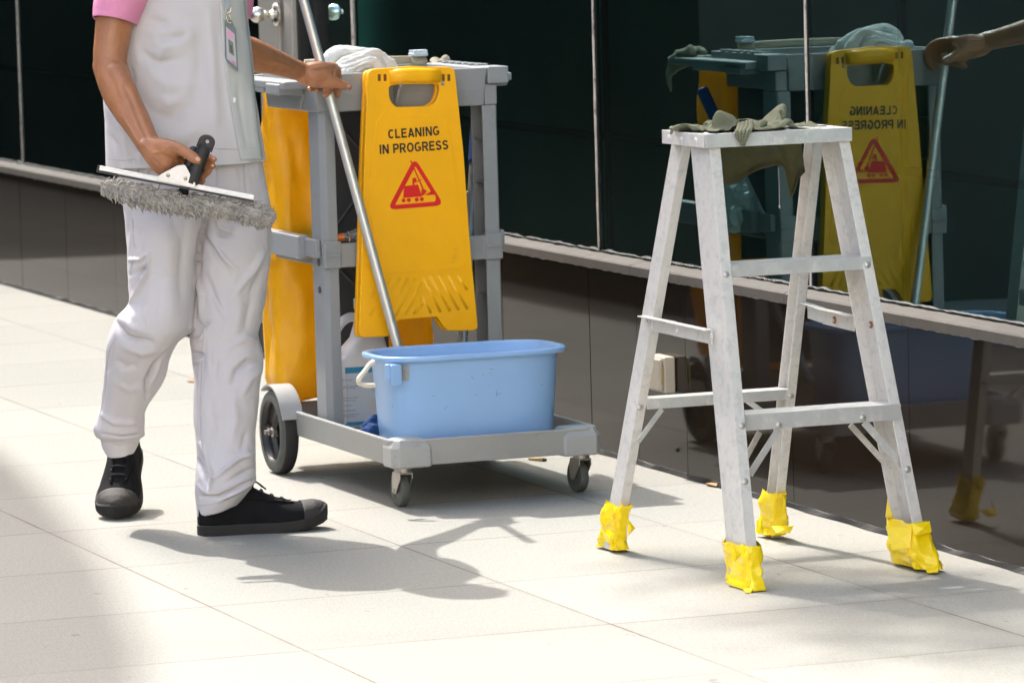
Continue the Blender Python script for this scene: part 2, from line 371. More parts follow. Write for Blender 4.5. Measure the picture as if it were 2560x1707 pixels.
obj('spandrel_panel', MB().box((-40, 0.10, 0.40), (3, 0.14, 4.2)), M_teal, B)
mxa, mxb, mxc, mxd = [PY(q, 0, .0325).x for q in (41, 879, 1481, 2012)]
MX = [-22, -19, mxa, -14.3, -12.72, mxb, mxc, mxd, -7.6, -5.8, -4.0, -2.2, -0.4, 2.9]
for a, b in zip(MX[:-1], MX[1:]):
    zb = 0.434 if b < -14 else 0.4845
    if b == -12.72: continue
    obj('glass_pane', MB().add([(a+0.004, 0.035, zb), (b-0.004, 0.035, zb), (b-0.004, 0.035, 4.2), (a+0.004, 0.035, 4.2)], [(0, 1, 2, 3)]), M_glass, B)
for x in MX[1:-1]:
    if -14.4 < x < -12.7: continue
    zb = 0.434 if x < -14 else 0.4845; w = 0.005 if x != mxb else 0.009
    mu = MB(); zz = np.arange(zb, 4.2, 0.05); fr_ = obj('mullion', MB().box((x-w-0.006, 0.0335, zb), (x+w+0.004, 0.045, 4.2)), M_black if x > -12 else M_alu, B)
    obj('sealant_line', MB().loft([[Vector((x-w+0.003*noise.noise(Vector((x, z*9, 1))), 0.0315, z)), Vector((x+w+0.003*noise.noise(Vector((x, z*8, 7))), 0.0315, z)), Vector((x+w, 0.0332, z)), Vector((x-w, 0.0332, z))] for z in zz]), M_sil, fr_)
zf_ = PY(1144, 300, .09).z
fb = MB().box((-12.7, 0.088, zf_-.009), (3, 0.0975, zf_+.009)).box((-40, 0.088, zf_-.009), (-14.3, 0.0975, zf_+.009))
for x in (PY(1519, 308, .09).x, PY(2252, 0, .09).x, -7.2): fb.box((x-0.008, 0.084, 0.45), (x+0.008, 0.0965, 4.2))
obj('hidden_frame', fb, M_black, B)
# overhead part of the facade (keeps the glass dark above the picture)
obj('upper_wall', MB().box((-40, -0.02, 4.2), (3, 0.4, 9)), mat('upper_cladding', (0.10, 0.10, 0.10), 0.5), B)
# door with a steel knob
dr = obj('door', MB().box((-14.2, 0.02, 0.012), (-12.78, 0.09, 2.3)), M_black, B)
obj('glass_pane', MB().add([(-14.1, .012, .1), (-13.22, .012, .1), (-13.22, .012, 2.3), (-14.1, .012, 2.3)], [(0, 1, 2, 3)]), M_glass, dr)
obj('door_stile', MB().box((-13.225, -0.012, 0.01), (-13.03, 0.02, 2.3)).box((-13.02, -0.004, 0.01), (-12.955, 0.02, 2.3)).box((-12.95, -0.022, 0.01), (-12.885, 0.02, 2.3)), M_alu, dr, bevel=0.003)
obj('door_jamb', MB().box((-12.882, -0.006, 0.01), (-12.865, 0.03, 2.3)), M_black, dr)
obj('door_stile', MB().box((-14.28, -0.012, 0.01), (-14.1, 0.02, 2.3)), M_alu, dr, bevel=0.003)
rc = PY(*zc(690, 190), -0.022); nY = Vector((0, -1, 0))
obj('door_knob', MB().revolve(rc, nY, [(0.0005, 0), (0.034, 0.0), (0.034, 0.004), (0.029, 0.009), (0.014, 0.012), (0.010, 0.018), (0.0095, 0.030), (0.012, 0.036), (0.0185, 0.042), (0.0225, 0.050), (0.0235, 0.058), (0.0215, 0.067), (0.015, 0.075), (0.007, 0.079), (0.006, 0.084), (0.0005, 0.085)]), M_chrome, dr, auto=35)
# wall socket box
M_cream = mat('cream_plastic', (0.50, 0.44, 0.34), 0.45, var=0.06, dirt=((0.25, 0.2, 0.14), 30, 0.58, 0.5))
ob_ = thing('outlet_box', (-10.18, 0, 0.19), 'small cream plastic socket box fixed low on the granite wall behind the ladder', 'outlet box')
obj('box_body', MB().box((-10.232, -0.030, 0.193), (-10.142, -0.0015, 0.277)), M_cream, ob_, bevel=0.004)
obj('box_lid', MB().box((-10.228, -0.040, 0.197), (-10.147, -0.0305, 0.273)), M_cream, ob_, bevel=0.004)
obj('hinge', MB().box((-10.147, -0.037, 0.215), (-10.1425, -0.031, 0.255)), mat('yellowed_plastic', (0.42, 0.33, 0.16), 0.5), ob_, bevel=0.001)

# ------------------------------------------------------------------ across the street: mirrored planter wall, block paled for bounce, added bounce building and shade slab
M_conc = mat('weathered_concrete', (0.16, 0.155, 0.15), 0.85, var=0.2, vscale=1.5)
ob2 = thing('office_block', (-45, -14, -0.13), 'unseen office block across the road, made pale to bounce neutral light', 'building')
obj('wall', MB().box((-110, -30, -0.13), (-8, -14, 14)), mat('pale_bounce_cladding', (0.55, 0.53, 0.49), 0.7, var=0.1, vscale=0.7), ob2)  # unseen block, its wall kept pale to bounce neutral light
for x in np.arange(-78, -10, 9.0): obj('window', MB().box((x, -13.995, .9), (x+7, -13.95, 3.6)), mat('dark_window', (0.01, 0.013, 0.014), 0.15) if x < -77 else bpy.data.materials['dark_window'], ob2)
pl = thing('planter_wall', (-30, -3.5, 0), 'long dark stone planter wall beside the pavement, out of view, mirrored in the glass', 'wall')
obj('stone_cladding', MB().box((-60, -7.0, -0.1), (-13.7, -1.5, 1.7)), mat('dark_planter_stone', (0.012, 0.013, 0.012), 0.5, var=0.3, vscale=1.5), pl)
ob3 = thing('bounce_building', (12, 0, -.13), 'unseen cream building added behind the camera to bounce warm light', 'building')
obj('wall', MB().box((12, -26, -.13), (20, 16, 15)), mat('cream_render', (0.80, 0.76, 0.69), .8, var=.04, vscale=.6), ob3)  # added unseen wall, bounces warm sunlight onto the front faces
for y in np.arange(-24, 15, 6.0): obj('window', MB().box((11.96, y, 5), (11.995, y+1.6, 7)), bpy.data.materials['dark_window'], ob3)
h = 11.0; sh = Vector((sd.x/sd.z*h, sd.y/sd.z*h, h))
edge = [(-120, 0.6), (-17.6, 0.6), (-17.2, -1.45), (-15, -1.40), (-11.6, -1.33), (-10.946, -1.405), (-10.489, -1.47), (-10.005, -1.548), (-9.342, -1.665), (-8.845, -1.77), (-8.326, -1.885), (-8.04, -1.965), (-7.4, -2.2), (-6, -2.7), (-3, -3.8)]
deck = [Vector((x, y+.045, 0))+sh for x, y in edge]+[Vector((0, -4.4, 0))+sh, Vector((-120, -4.4, 0))+sh]
wk = thing('shade_slab', (deck[0].x, deck[0].y, -0.13), 'unseen slab added overhead to shade the pavement, its edge shaped from the shadow', 'shade slab')
up_s = sd/sd.z*0.5
obj('deck', MB().loft([[Vector((x, y+.07, 0))+sh, Vector((x, -5.4, 0))+sh, Vector((x, -5.4, 0))+sh+up_s, Vector((x, y+.07, 0))+sh+up_s] for x, y in edge]), M_conc, wk)  # added unseen slab, edge shaped to cast the shade on the pavement
for x in (-110, -85, -60, -35): obj('column', MB().cyl((x, -4.9, 5.45), (0, 0, 1), 0.3, 11.1, 32), M_conc, wk, auto=30)

# ------------------------------------------------------------------ janitor cart
M_gp = mat('grey_plastic', (0.262, 0.278, 0.283), 0.42, var=0.05, vscale=5, dirt=((0.20, 0.19, 0.175), 34, 0.60, 0.45), bump=0.06, bscale=200)
M_gpl = mat('light_grey_plastic', (0.345, 0.352, 0.345), 0.45, var=0.05, vscale=7, dirt=((0.24, 0.215, 0.18), 28, 0.58, 0.5), bump=0.08, bscale=160)
M_gpd = mat('dark_grey_plastic', (0.075, 0.072, 0.072), 0.5, var=0.1)
M_rimb = mat('black_rim_plastic', (0.016, 0.014, 0.013), 0.35, var=.2)
M_rub = mat('black_rubber', (0.018, 0.017, 0.016), 0.75, var=0.2, vscale=30)
M_tyre = mat('grey_rubber', (0.075, 0.082, 0.074), 0.7, var=0.15, vscale=25, dirt=((0.07, 0.06, 0.05), 40, 0.55, 0.6))
M_zinc = mat('zinc_steel', (0.42, 0.40, 0.36), 0.38, metal=0.85, var=0.15, vscale=60, dirt=((0.16, 0.12, 0.08), 60, 0.58, 0.6))
C = thing('janitor_cart', (-10.3, -0.54, 0), 'grey plastic janitor cart on black rear wheels and small casters, beside the person', 'cart')
# base deck: shallow tray
XF, XB, YL, YR = -9.915, -10.80, -0.772, -0.286
def rr(x0, x1, y0, y1, r, z, n=5):
    pts = rounded([(x0, y0), (x1, y0), (x1, y1), (x0, y1)], r, n); return [Vector((a, b, z)) for a, b in pts]
dk = MB()
dk.loft([rr(XB, XF, YL, YR, 0.05, 0.098), rr(XB-.003, XF+.003, YL-.003, YR+.003, 0.05, 0.103), rr(XB-.004, XF+.004, YL-.004, YR+.004, 0.05, 0.150), rr(XB-.006, XF+.006, YL-.006, YR+.006, 0.05, 0.1535), rr(XB-.005, XF+.005, YL-.005, YR+.005, 0.05, 0.156),
         rr(XB+.004, XF-.004, YL+.004, YR-.004, 0.045, 0.156), rr(XB+.010, XF-.010, YL+.010, YR-.010, 0.04, 0.118)], cap=True)
obj('deck_tray', dk, M_gpl, C, auto=40)
def corner(cx, cy, sx, sy):
    """chunky chamfered caster housing at a front corner of the deck"""
    def oct_(g, z, top=0.0):
        p = [(-.062, -.06), (.012+g, -.06), (.026+g, -.046), (.026+g, .012), (.012+g, .026+g), (-.048, .026+g), (-.062, .012)]
        return [Vector((cx+sx*a, cy+sy*b, z)) for a, b in p]
    def sc(g, z, k): 
        p = [(-.070, -.078), (.004, -.078), (.016, -.070), (.016, .004), (.002, .018), (-.056, .018), (-.070, .004)]
        return [Vector((cx+sx*(a*k+(1-k)*-.02), cy+sy*(b*k+(1-k)*-.02), z)) for a, b in p]
    c_ = MB().loft([sc(0, .094, .93), sc(0, .098, 1.0), sc(0, .136, 1.0), sc(0, .139, .985), sc(0, .1565, .72), sc(0, .158, .55)])
    obj('corner_housing', c_, M_gpl, C, bevel=0.003)
corner(XF-.006, YL+.012, 1, -1); corner(XF-.006, YR-.012, 1, 1)
# posts
def post(y0, y1, x0=-10.503, x1=-10.42, holes=True, z0=0.12):
    c = MB(); t = 0.006; outer = -1 if y0 < -0.6 else 1
    prof = [(x1, y0), (x1, y1), (x0, y1), (x0, y0)]
    ins = (y1-t if outer < 0 else y0+t)
    if outer < 0: prof2 = [(x1, y0+.012), (x1, y1), (x1-t, y1), (x1-t, y0+t), (x0+t, y0+t), (x0+t, y1), (x0, y1), (x0, y0), (x1-.014, y0)]
    else: prof2 = [(x1, y0), (x1, y1-.004), (x1-.006, y1), (x0, y1), (x0, y0), (x0+t, y0), (x0+t, y1-t), (x1-t, y1-t), (x1-t, y0)]
    rg = []
    for z in (z0, 0.5, 0.862): rg.append([Vector((a, b, z)) for a, b in prof2])
    c.loft(rg); o = obj('post', c, M_gp, C, bevel=0.0015)
    for z in (0.20, 0.30, 0.42, 0.68, 0.78): obj('post_rib', MB().box((x0+t, y0+t+.0005, z), (x1-t-.0005, y1-.001 if outer < 0 else y1-t-.0005, z+.004)), M_gp, o)
    return o
pL = post(-0.756, -0.720); pR = post(-0.357, -0.320)
for z in (0.497, 0.545):
    obj('bolt_hole', MB().cyl((-10.455, -0.757, z-0.03 if z > .5 else z-.045), (0, 1, 0), 0.008, 0.003, 20), M_gpd, pL)
# top tray: deep front box, shallow rear arms
tt = MB(); f_, b_ = -10.42, -10.80
tt.loft([[Vector(p) for p in q] for q in (
    [(f_, -0.760, .862), (f_, -0.352, .862), (b_, -0.352, .862), (b_, -0.760, .862)],
    [(f_+.006, -0.764, .90), (f_+.006, -0.351, .90), (b_, -0.351, .90), (b_, -0.764, .90)],
    [(f_+.008, -0.768, .950), (f_+.008, -0.346, .950), (b_-.006, -0.346, .950), (b_-.006, -0.768, .950)],
    [(f_-.004, -0.758, .950), (f_-.004, -0.356, .950), (b_+.006, -0.356, .950), (b_+.006, -0.758, .950)],
    [(f_-.012, -0.750, .905), (f_-.012, -0.364, .905), (b_+.012, -0.364, .905), (b_+.012, -0.750, .905)])])
tray = obj('top_tray', tt, M_gp, C, bevel=0.003)
ca = MB()
ca.box((f_-.075, -0.3445, .9125), (f_+.012, -0.2935, .9515))
obj('corner_column', MB().box((f_-.083, -0.3505, .8625), (f_-.001, -0.3185, .912)), M_gp, C, bevel=.004)
obj('side_rim', MB().box((b_, -0.3445, .935), (f_-.078, -0.3135, .9505)), M_gp, C, bevel=.002)
obj('corner_lug', ca, M_gp, C, bevel=0.003)
for k in range(6): obj('tool_notch', MB().box((f_-.095-.045*k, -0.340, .9508), (f_-.075-.045*k, -0.312, .9555)), M_gp, tray, bevel=0.001)
for y0 in (-0.824, -0.312):     # rear arms that carry the bag
    a = MB(); yo = y0+0.056 if y0 < -.6 else y0+.04
    yy0, yy1 = (y0, -0.7645) if y0 < -.6 else (-0.3105, -0.262)
    a.box((-10.94, yy0, .915), (-10.47, yy1, .934)); a.box((-10.60, yy0-.004, .902), (-10.50, yy1, .928)); a.box((-10.80, yy0+.002, .905), (-10.63, yy1, .916))
    obj('bag_arm', a, M_gp, C, bevel=0.004)
    g = MB(); yg = -0.768 if y0 < -.6 else -0.3445
    g.prism([(-10.50, yg, .904), (-10.53, yg, .866), (-10.60, yg, .866), (-10.72, yg, .904)], (0, 0.006, 0)); g.box((-10.80, yg-.018 if y0 < -.6 else yg, .899), (-10.50, yg+.006, .905))
    obj('gusset', g, M_gp, C, bevel=0.001)
cr = MB().box((-10.96, -0.824, .915), (-10.93, -0.262, .934)); obj('rear_bar', cr, M_gp, C, bevel=0.004)
for yy in (PX(*z3(957, 560), -10.40).y, PX(*z3(1232, 560), -10.40).y):
    zt = PX(*z3(957, 532), -10.395).z
    obj('sign_hook', MB().prism([(-10.411, yy, zt-.05), (-10.411, yy, zt), (-10.368, yy, zt), (-10.364, yy, zt-.012), (-10.374, yy, zt-.016), (-10.398, yy, zt-.05)], (0, 0.007, 0)), M_gp, C, bevel=0.001)
# middle shelf and side rails
sh_ = MB(); sh_.box((-10.80, -0.752, .505), (-10.43, -0.325, .512))
sh_.box((-10.4195, -0.7195, .504), (-10.412, -0.3575, .560)); sh_.box((-10.80, -0.7195, .512), (-10.79, -0.3575, .575))
mid = obj('middle_shelf', sh_, M_gp, C, bevel=0.002)
for y0, y1 in ((-0.7575, -0.716), (-0.361, -0.3185)):
    w = MB(); w.box((-10.43, y0, .503), (-10.409, y1, .565)); obj('shelf_clip', w, M_gp, mid, bevel=0.003)
    obj('clip_ridge', MB().box((-10.409, y0+.003, .531), (-10.405, y1-.003, .536)), M_gp, mid, bevel=0.001)
for s_, yy in ((-1, -0.757), (1, -0.318)):
    w = MB(); yb = yy+s_*0.014
    w.box((-10.52, min(yy, yb), .527), (-10.435, max(yy, yb), .569)); w.box((-11.03, min(yy, yy+s_*.03), .520), (-10.515, max(yy, yy+s_*.03), .574))
    obj('side_rail', w, M_gp, mid, bevel=0.003)
ylow = PX(968, 800, -10.745).y
bp = MB().prism([(-10.745, -.655, .18), (-10.745, ylow, .18), (-10.745, ylow, .44), (-10.745, -.3575, .44), (-10.745, -.3575, .861), (-10.745, -.655, .861)], (.007, 0, 0))
for a, b in (((-10.737, -0.64, .86), (-10.737, -0.38, .55)), ((-10.737, -0.64, .55), (-10.737, -0.38, .86)), ((-10.737, -0.64, .50), (-10.737, ylow-.01, .36)), ((-10.737, -0.64, .22), (-10.737, ylow-.01, .36))):
    bp.tube([a, b], 0.004, 6)
obj('back_panel', bp, M_gpd, C)
# fenders and rear wheels
def rear_wheel(yo, s_):
    cx, cz, R, wt = -10.70, 0.1005, 0.1, 0.036
    y1 = yo+s_*wt
    ty = MB().ring((cx, yo, cz), (0, s_, 0), [(0.0725, -0.0025), (0.0745, -0.0035), (0.083, -0.004), (0.094, -0.001), (0.0985, 0.004), (0.1, 0.009), (0.1, wt-.009), (0.098, wt-.003), (0.093, wt), (0.072, wt)], 64)
    w = obj('rear_wheel', ty, M_rub, C, auto=35)
    obj('sidewall', MB().ring((cx, yo, cz), (0, s_, 0), [(0.073, -0.0038), (0.083, -0.0046), (0.0935, -0.002), (0.0978, 0.003), (0.0968, 0.003), (0.075, -0.001)], 64), M_tyre, w, auto=40)
    rm = MB().revolve((cx, yo, cz), (0, s_, 0), [(0.0005, 0.012), (0.066, 0.012), (0.069, 0.001), (0.0725, -0.002), (0.0728, 0.014), (0.0005, 0.02)], 64)
    rim = obj('rim', rm, M_rimb, w, auto=35)
    for k in range(3):
        a = 2*math.pi*k/3+0.9; d = Vector((math.cos(a), 0, math.sin(a)))
        obj('spoke', MB().tube([Vector((cx, yo+s_*.007, cz))+d*.014, Vector((cx, yo+s_*.009, cz))+d*.069], [(0.010, .006), (0.007, .004)], 4, flat=(0, 1, 0)), M_rimb, rim)
    obj('axle_nut', MB().revolve((cx, yo+s_*.004, cz), (0, -s_, 0), [(0.013, -.004), (0.013, .004), (0.008, .005), (0.008, .013), (0.0055, .0135), (0.005, .022), (0.0005, .0225)], 12), M_zinc, w)
    # fender: curved mudguard
    fr = []
    for k in range(15):
        a = math.radians(20+k*7.3); rI, rO = 0.108, 0.112
        yi, yo_ = yo+s_*(wt+.01), yo-s_*0.006
        fr.append([Vector((cx+math.cos(a)*q, y, cz+math.sin(a)*q)) for q, y in ((rO, yo_), (rO, yi), (rI, yi), (rI, yo_))])
    obj('fender', MB().loft(fr), M_gpl, C, auto=45)
rear_wheel(-0.806, 1); rear_wheel(-0.284, -1)
def caster(x, y, ang):
    R = 0.0375; c = Vector((x, y, R)); d = Vector((math.cos(ang), math.sin(ang), 0)); n_ = Vector((-d.y, d.x, 0)); piv = c-d*0.018
    w = MB().ring(c, n_, [(0.019, -.0095), (0.030, -.0105), (R-.002, -.0095), (R, -.0055), (R, .0055), (R-.002, .0095), (0.030, .0105), (0.019, .0095)], 44)
    root = obj('caster', MB().cyl(Vector((piv.x, piv.y, .0915)), (0, 0, 1), 0.024, 0.006, 32).cyl(Vector((piv.x, piv.y, .084)), (0, 0, 1), 0.019, 0.009, 32), M_zinc, C, auto=40)
    ww = obj('caster_wheel', w, M_tyre, root, auto=40)
    obj('wheel_hub', MB().revolve(c, n_, [(0.0005, -.012), (0.006, -.012), (0.008, -.008), (0.0195, -.008), (0.0195, .008), (0.008, .008), (0.006, .012), (0.0005, .012)], 24), M_gpd, root, auto=40)
    fk = MB()
    for s_ in (-1, 1):
        q = [piv+d*.024+Vector((0, 0, .080-piv.z)), piv-d*.020+Vector((0, 0, .080-piv.z)), piv-d*.021+Vector((0, 0, .066-piv.z)), c-d*.010-Vector((0, 0, .006)), c+d*.001-Vector((0, 0, .009)), c+d*.010-Vector((0, 0, .002)), piv+d*.030+Vector((0, 0, .052-piv.z)), piv+d*.031+Vector((0, 0, .066-piv.z))]
        fk.prism([p+n_*s_*.0135 for p in q], n_*s_*.0022)
    top = [piv+d*.0235+n_*.0155, piv+d*.0235-n_*.0155, piv-d*.0195-n_*.0155, piv-d*.0195+n_*.0155]
    fk.prism([Vector((p.x, p.y, .0755)) for p in top], (0, 0, .0035))
    obj('fork', fk, M_zinc, root, bevel=0.001)
    obj('axle_bolt', MB().cyl(c, n_, .0045, .036, 12), M_zinc, root)
caster(-9.985, -0.736, math.radians(182)); caster(-10.0, -0.305, math.radians(186))

# yellow vinyl sack hung on the rear arms
M_bag = mat('yellow_vinyl', (0.80, 0.45, 0.005), 0.36, var=0.12, vscale=9, dirt=((0.30, 0.14, 0.015), 7, 0.58, 0.4), bump=0.3, bscale=26)
_n = M_bag.node_tree.nodes; _l = M_bag.node_tree.links; _t = _n.new('ShaderNodeBsdfTranslucent'); _t.inputs[0].default_value = (1.0, 0.62, 0.02, 1); _x = _n.new('ShaderNodeMixShader'); _x.inputs[0].default_value = .32
_l.new(_n['Principled BSDF'].outputs[0], _x.inputs[1]); _l.new(_t.outputs[0], _x.inputs[2]); _l.new(_x.outputs[0], _n['Material Output'].inputs[0])
def sack():
    rings = []; n = 72
    for j in range(60):
        t = j/59; z = 0.905-t*(0.905-0.165)
        x0, x1 = -10.95-0.01*math.sin(t*3), -10.812+0.052*math.sin(min(1, t*1.4)*math.pi*0.5)
        y0, y1 = -0.735-0.02*t**1.2, -0.345+0.012*math.sin(t*5)-.02*t
        if t > .93: q = (t-.93)/.07; s_ = 1-0.14*q*q
        else: s_ = 1.0
        cx, cy = (x0+x1)/2, (y0+y1)/2
        po = rounded([(x0, y0), (x1, y0), (x1, y1), (x0, y1)], 0.03, 14)
        # resample
        pts = [Vector(p) for p in po]; L = [0]
        for a, b in zip(pts, pts[1:]+pts[:1]): L.append(L[-1]+(b-a).length)
        ring = []
        for i in range(n):
            u = L[-1]*i/n; k = max(q_ for q_ in range(len(pts)) if L[q_] <= u); a = pts[k]; b = pts[(k+1) % len(pts)]
            f = (u-L[k])/max(1e-9, L[k+1]-L[k]); p = a.lerp(b, f)
            ring.append(Vector((cx+(p.x-cx)*s_, cy+(p.y-cy)*s_, z)))
        rings.append(ring)
    return MB().loft(rings)
me = mesh_of(sack(), 'sack')
crease(me, [([z1(1360, 560), z1(1362, 900), z1(1364, 1300), z1(1362, 1560)], 7, -0.010), ([z1(1290, 600), z1(1320, 760), z1(1300, 1100)], 12, 0.008), ([z1(1430, 760), z1(1480, 1100), z1(1440, 1500)], 18, -0.010),
            ([z1(1500, 760), z1(1530, 1200)], 16, 0.010), ([z4(160, 230), z4(150, 500), z4(190, 800)], 14, 0.012), ([z4(215, 420), z4(215, 600), z4(235, 880)], 12, -0.014), ([z4(320, 600), z4(260, 700), z4(235, 800)], 6, 0.007),
            ([z4(280, 300), z4(300, 600)], 22, 0.010), ([z4(110, 500), z4(90, 800)], 10, -0.007)], nz=[(0.010, (7, 7, 2.5)), (-0.028, (9, 9, 3.0)), (-0.010, (22, 22, 9))])
bag = thing('waste_sack', (-10.9, -0.54, 0.16), 'yellow vinyl waste sack hanging at the rear of the grey cart', 'bag')
obj('sack', me, M_bag, bag, smooth=True)

# ------------------------------------------------------------------ folded caution sign
XS = -10.375
M_sig = mat('yellow_sign_plastic', (0.97, 0.47, 0.002), 0.33, var=0.035, vscale=6, dirt=((0.42, 0.22, 0.02), 16, 0.62, 0.35), spec=0.4)
M_ink = mat('black_ink', (0.012, 0.011, 0.01), 0.5); M_red = mat('red_ink', (0.70, 0.006, 0.006), 0.42)
def fx(x): return Matrix(((0, 0, 1, x), (1, 0, 0, 0), (0, 1, 0, 0), (0, 0, 0, 1)))      # 2-D (y, z) -> plane x
def yz(p, X=XS): q = PX(*p, X); return (q.y, q.z)
sg = thing('caution_sign', (XS, -0.54, 0.35), 'folded yellow caution sign with black lettering and red triangle, hooked on the cart front', 'sign')
outl = [z3(782, 480), z3(835, 452), z3(940, 447), z3(1060, 436), z3(1180, 444), z3(1285, 444), z3(1340, 450), z3(1352, 520)]
outl = [z3(780, 500), z3(790, 466), z3(830, 455), z3(930, 450), z3(1060, 437), z3(1190, 444), z3(1300, 443), z3(1338, 455), z3(1346, 520), z3(1397, 1000), z3(1437, 1568), z4(1192, 560), z4(1175, 572), z4(1045, 573), z4(1020, 555), z4(985, 500), z4(780, 516), z4(730, 600), z4(715, 605), z4(592, 607), z4(580, 590), z4(592, 200), z3(760, 1000)]
slot = [z3(908, 560), z3(960, 548), z3(1060, 544), z3(1180, 544), z3(1246, 540), z3(1248, 610), z3(1225, 670), z3(1180, 700), z3(960, 706), z3(925, 672), z3(910, 630)]
rad = [.004]*4+[.01]+[.004]*3+[.02, .05, .05]+[.004]*12
O2 = rounded([yz(p) for p in outl], .006); S2 = rounded([yz(p) for p in slot], .010)
me = curve_mesh([O2, S2], 0.012, 0.0018); me.transform(fx(XS)); fp = obj('front_panel', me, M_sig, sg, auto=30)
O3 = [(y-.002, z-0.002) for y, z in O2]
me = curve_mesh([O3, [(y-.002, z) for y, z in S2]], 0.010, 0.0018); me.transform(fx(XS-0.020)); obj('rear_panel', me, M_sig, sg, auto=30)
def band(pts, r, X, flat=0.35, cyc=False):
    p = [Vector((X, *yz(q))) for q in pts]
    if cyc: p = p+[p[0]]
    return MB().tube(p, [(r, r*flat)]*len(p), 8, flat=(0, 1, 0.01))
xf = XS+0.0076
def ridge(name, pts, r, dep, close=False):
    q = [Vector((xf, *yz(a))) for a in pts]; obj(name, MB().tube(q, [(dep*.35, r)]*len(q), 8, flat=(1, 0, 0)), M_sig, fp, smooth=True)
# moulded plate, rims and grip ribs
plate = [z3(835, 790), z3(905, 700), z3(912, 735), z3(940, 765), z3(1200, 760), z3(1245, 730), z3(1262, 690), z3(1300, 780), z3(1375, 1400), z4(1135, 215), z4(1115, 245), z4(715, 275), z4(680, 260), z4(665, 200), z3(790, 1300)]
me = curve_mesh([rounded([yz(p) for p in plate], .007)], 0.0016, 0.0006); me.transform(fx(xf)); obj('raised_plate', me, M_sig, fp, auto=30)
XI = xf+0.0017
hb = MB().tube([Vector((XS+.003, *yz(z3(x, y)))) for x, y in ((915, 505), (1000, 496), (1070, 492), (1150, 494), (1245, 495))], [.017, .0185, .019, .0185, .017], 16); obj('grip', hb, M_sig, fp, smooth=True)
for x in (850, 888, 1268, 1304):
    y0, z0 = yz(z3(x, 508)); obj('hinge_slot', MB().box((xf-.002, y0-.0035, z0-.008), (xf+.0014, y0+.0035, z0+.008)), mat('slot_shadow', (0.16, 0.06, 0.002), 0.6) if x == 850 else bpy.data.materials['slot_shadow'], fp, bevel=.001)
for a, b in (((640, 400), (690, 290)), ((632, 500), (740, 300)), ((680, 500), (790, 300)), ((765, 500), (870, 300)), ((815, 495), (900, 330)), ((720, 500), (830, 300)), ((860, 490), (905, 400)), ((905, 400), (950, 485)),
             ((910, 300), (1000, 480)), ((945, 295), (1050, 475)), ((990, 290), (1095, 470)), ((1040, 290), (1140, 465)), ((1090, 290), (1140, 365)), ((870, 485), (905, 440))):
    ridge('grip_rib', [z4(*a), z4(*b)], 0.0042, 0.0012)
def arc(cx, cy, rx, ry, a0, a1, n=14): return [(cx+rx*math.cos(math.radians(a0+(a1-a0)*i/n)), cy+ry*math.sin(math.radians(a0+(a1-a0)*i/n))) for i in range(n+1)]
GL = {'C': (.70, [arc(.36, .5, .27, .41, 48, 312, 20)]), 'L': (.60, [[(.09, 1), (.09, 0)], [(.09, .09), (.56, .09)]]), 'E': (.64, [[(.09, 1), (.09, 0)], [(.09, .91), (.60, .91)], [(.09, .52), (.56, .52)], [(.09, .09), (.62, .09)]]),
      'A': (.74, [[(.09, 0), (.37, .98)], [(.37, .98), (.65, 0)], [(.20, .27), (.54, .27)]]), 'N': (.72, [[(.09, 0), (.09, 1)], [(.12, .95), (.60, .05)], [(.63, 0), (.63, 1)]]), 'I': (.27, [[(.135, 0), (.135, 1)]]),
      'G': (.77, [arc(.38, .5, .29, .41, 50, 300, 20)+[(.64, .18), (.64, .45)], [(.40, .43), (.72, .43)]]), 'P': (.66, [[(.09, 0), (.09, 1)], [(.09, .91)]+arc(.36, .68, .23, .23, 90, -90, 12)+[(.09, .45)]]),
      'R': (.72, [[(.09, 0), (.09, 1)], [(.09, .91)]+arc(.38, .69, .22, .22, 90, -90, 12)+[(.09, .47)], [(.36, .46), (.64, 0)]]), 'O': (.78, [arc(.39, .5, .30, .41, 0, 360, 28)]),
      'S': (.68, [arc(.34, .70, .235, .21, 20, 235, 12)[:-1]+[(.24, .55), (.44, .46)]+arc(.34, .295, .245, .205, 50, -160, 12)[1:]]), ' ': (.30, [])}
def letters(body, cx, cy, hcap, wid, ang, name='lettering'):
    sw = .185; adv = sum(GL[c][0] for c in body)+.10*(len(body)-1); sx = wid/adv; y0, z0 = yz((cx, cy), XI); x = 0; out = []
    for ch in body:
        w, strokes = GL[ch]; mb = MB(); k = 0
        for st in strokes:
            P = [Vector(((x+a-adv/2)*sx, (b-.5)*hcap)) for a, b in st]; hw = sw*hcap/2; L_, R_ = [], []
            for i, p in enumerate(P):
                t = (P[min(i+1, len(P)-1)]-P[max(i-1, 0)]).normalized(); n_ = Vector((-t.y, t.x)); L_.append(p+n_*hw); R_.append(p-n_*hw)
            ca, sa = math.cos(ang), math.sin(ang); k += 1
            f = lambda q, h: Vector((XI+h, y0+q.x*ca-q.y*sa, z0+q.x*sa+q.y*ca)); hh = .0004+.00006*k
            n = len(P); vs = [f(q, hh) for q in L_]+[f(q, hh) for q in R_]; mb.add(vs, [(i, i+1, n+i+1, n+i) for i in range(n-1)])
        if strokes: obj(name, mb, M_ink, fp)
        x += w+.10
ppm = 1090.0
letters('CLEANING', *z3(1083, 866), 61/2.613/ppm, 335/2.613/ppm/.937, 0.022)
letters('IN PROGRESS', *z3(1083, 962), 62/2.613/ppm, 450/2.613/ppm/.937, 0.022)
def ink(loops, name='pictogram', h=0.0009, dx=0.0):
    me = curve_mesh([[yz(p, XI) for p in lp] for lp in loops], h); me.transform(fx(XI+dx)); obj(name, me, M_red, fp)
def r2(poly, r): return rounded(poly, r, 6)
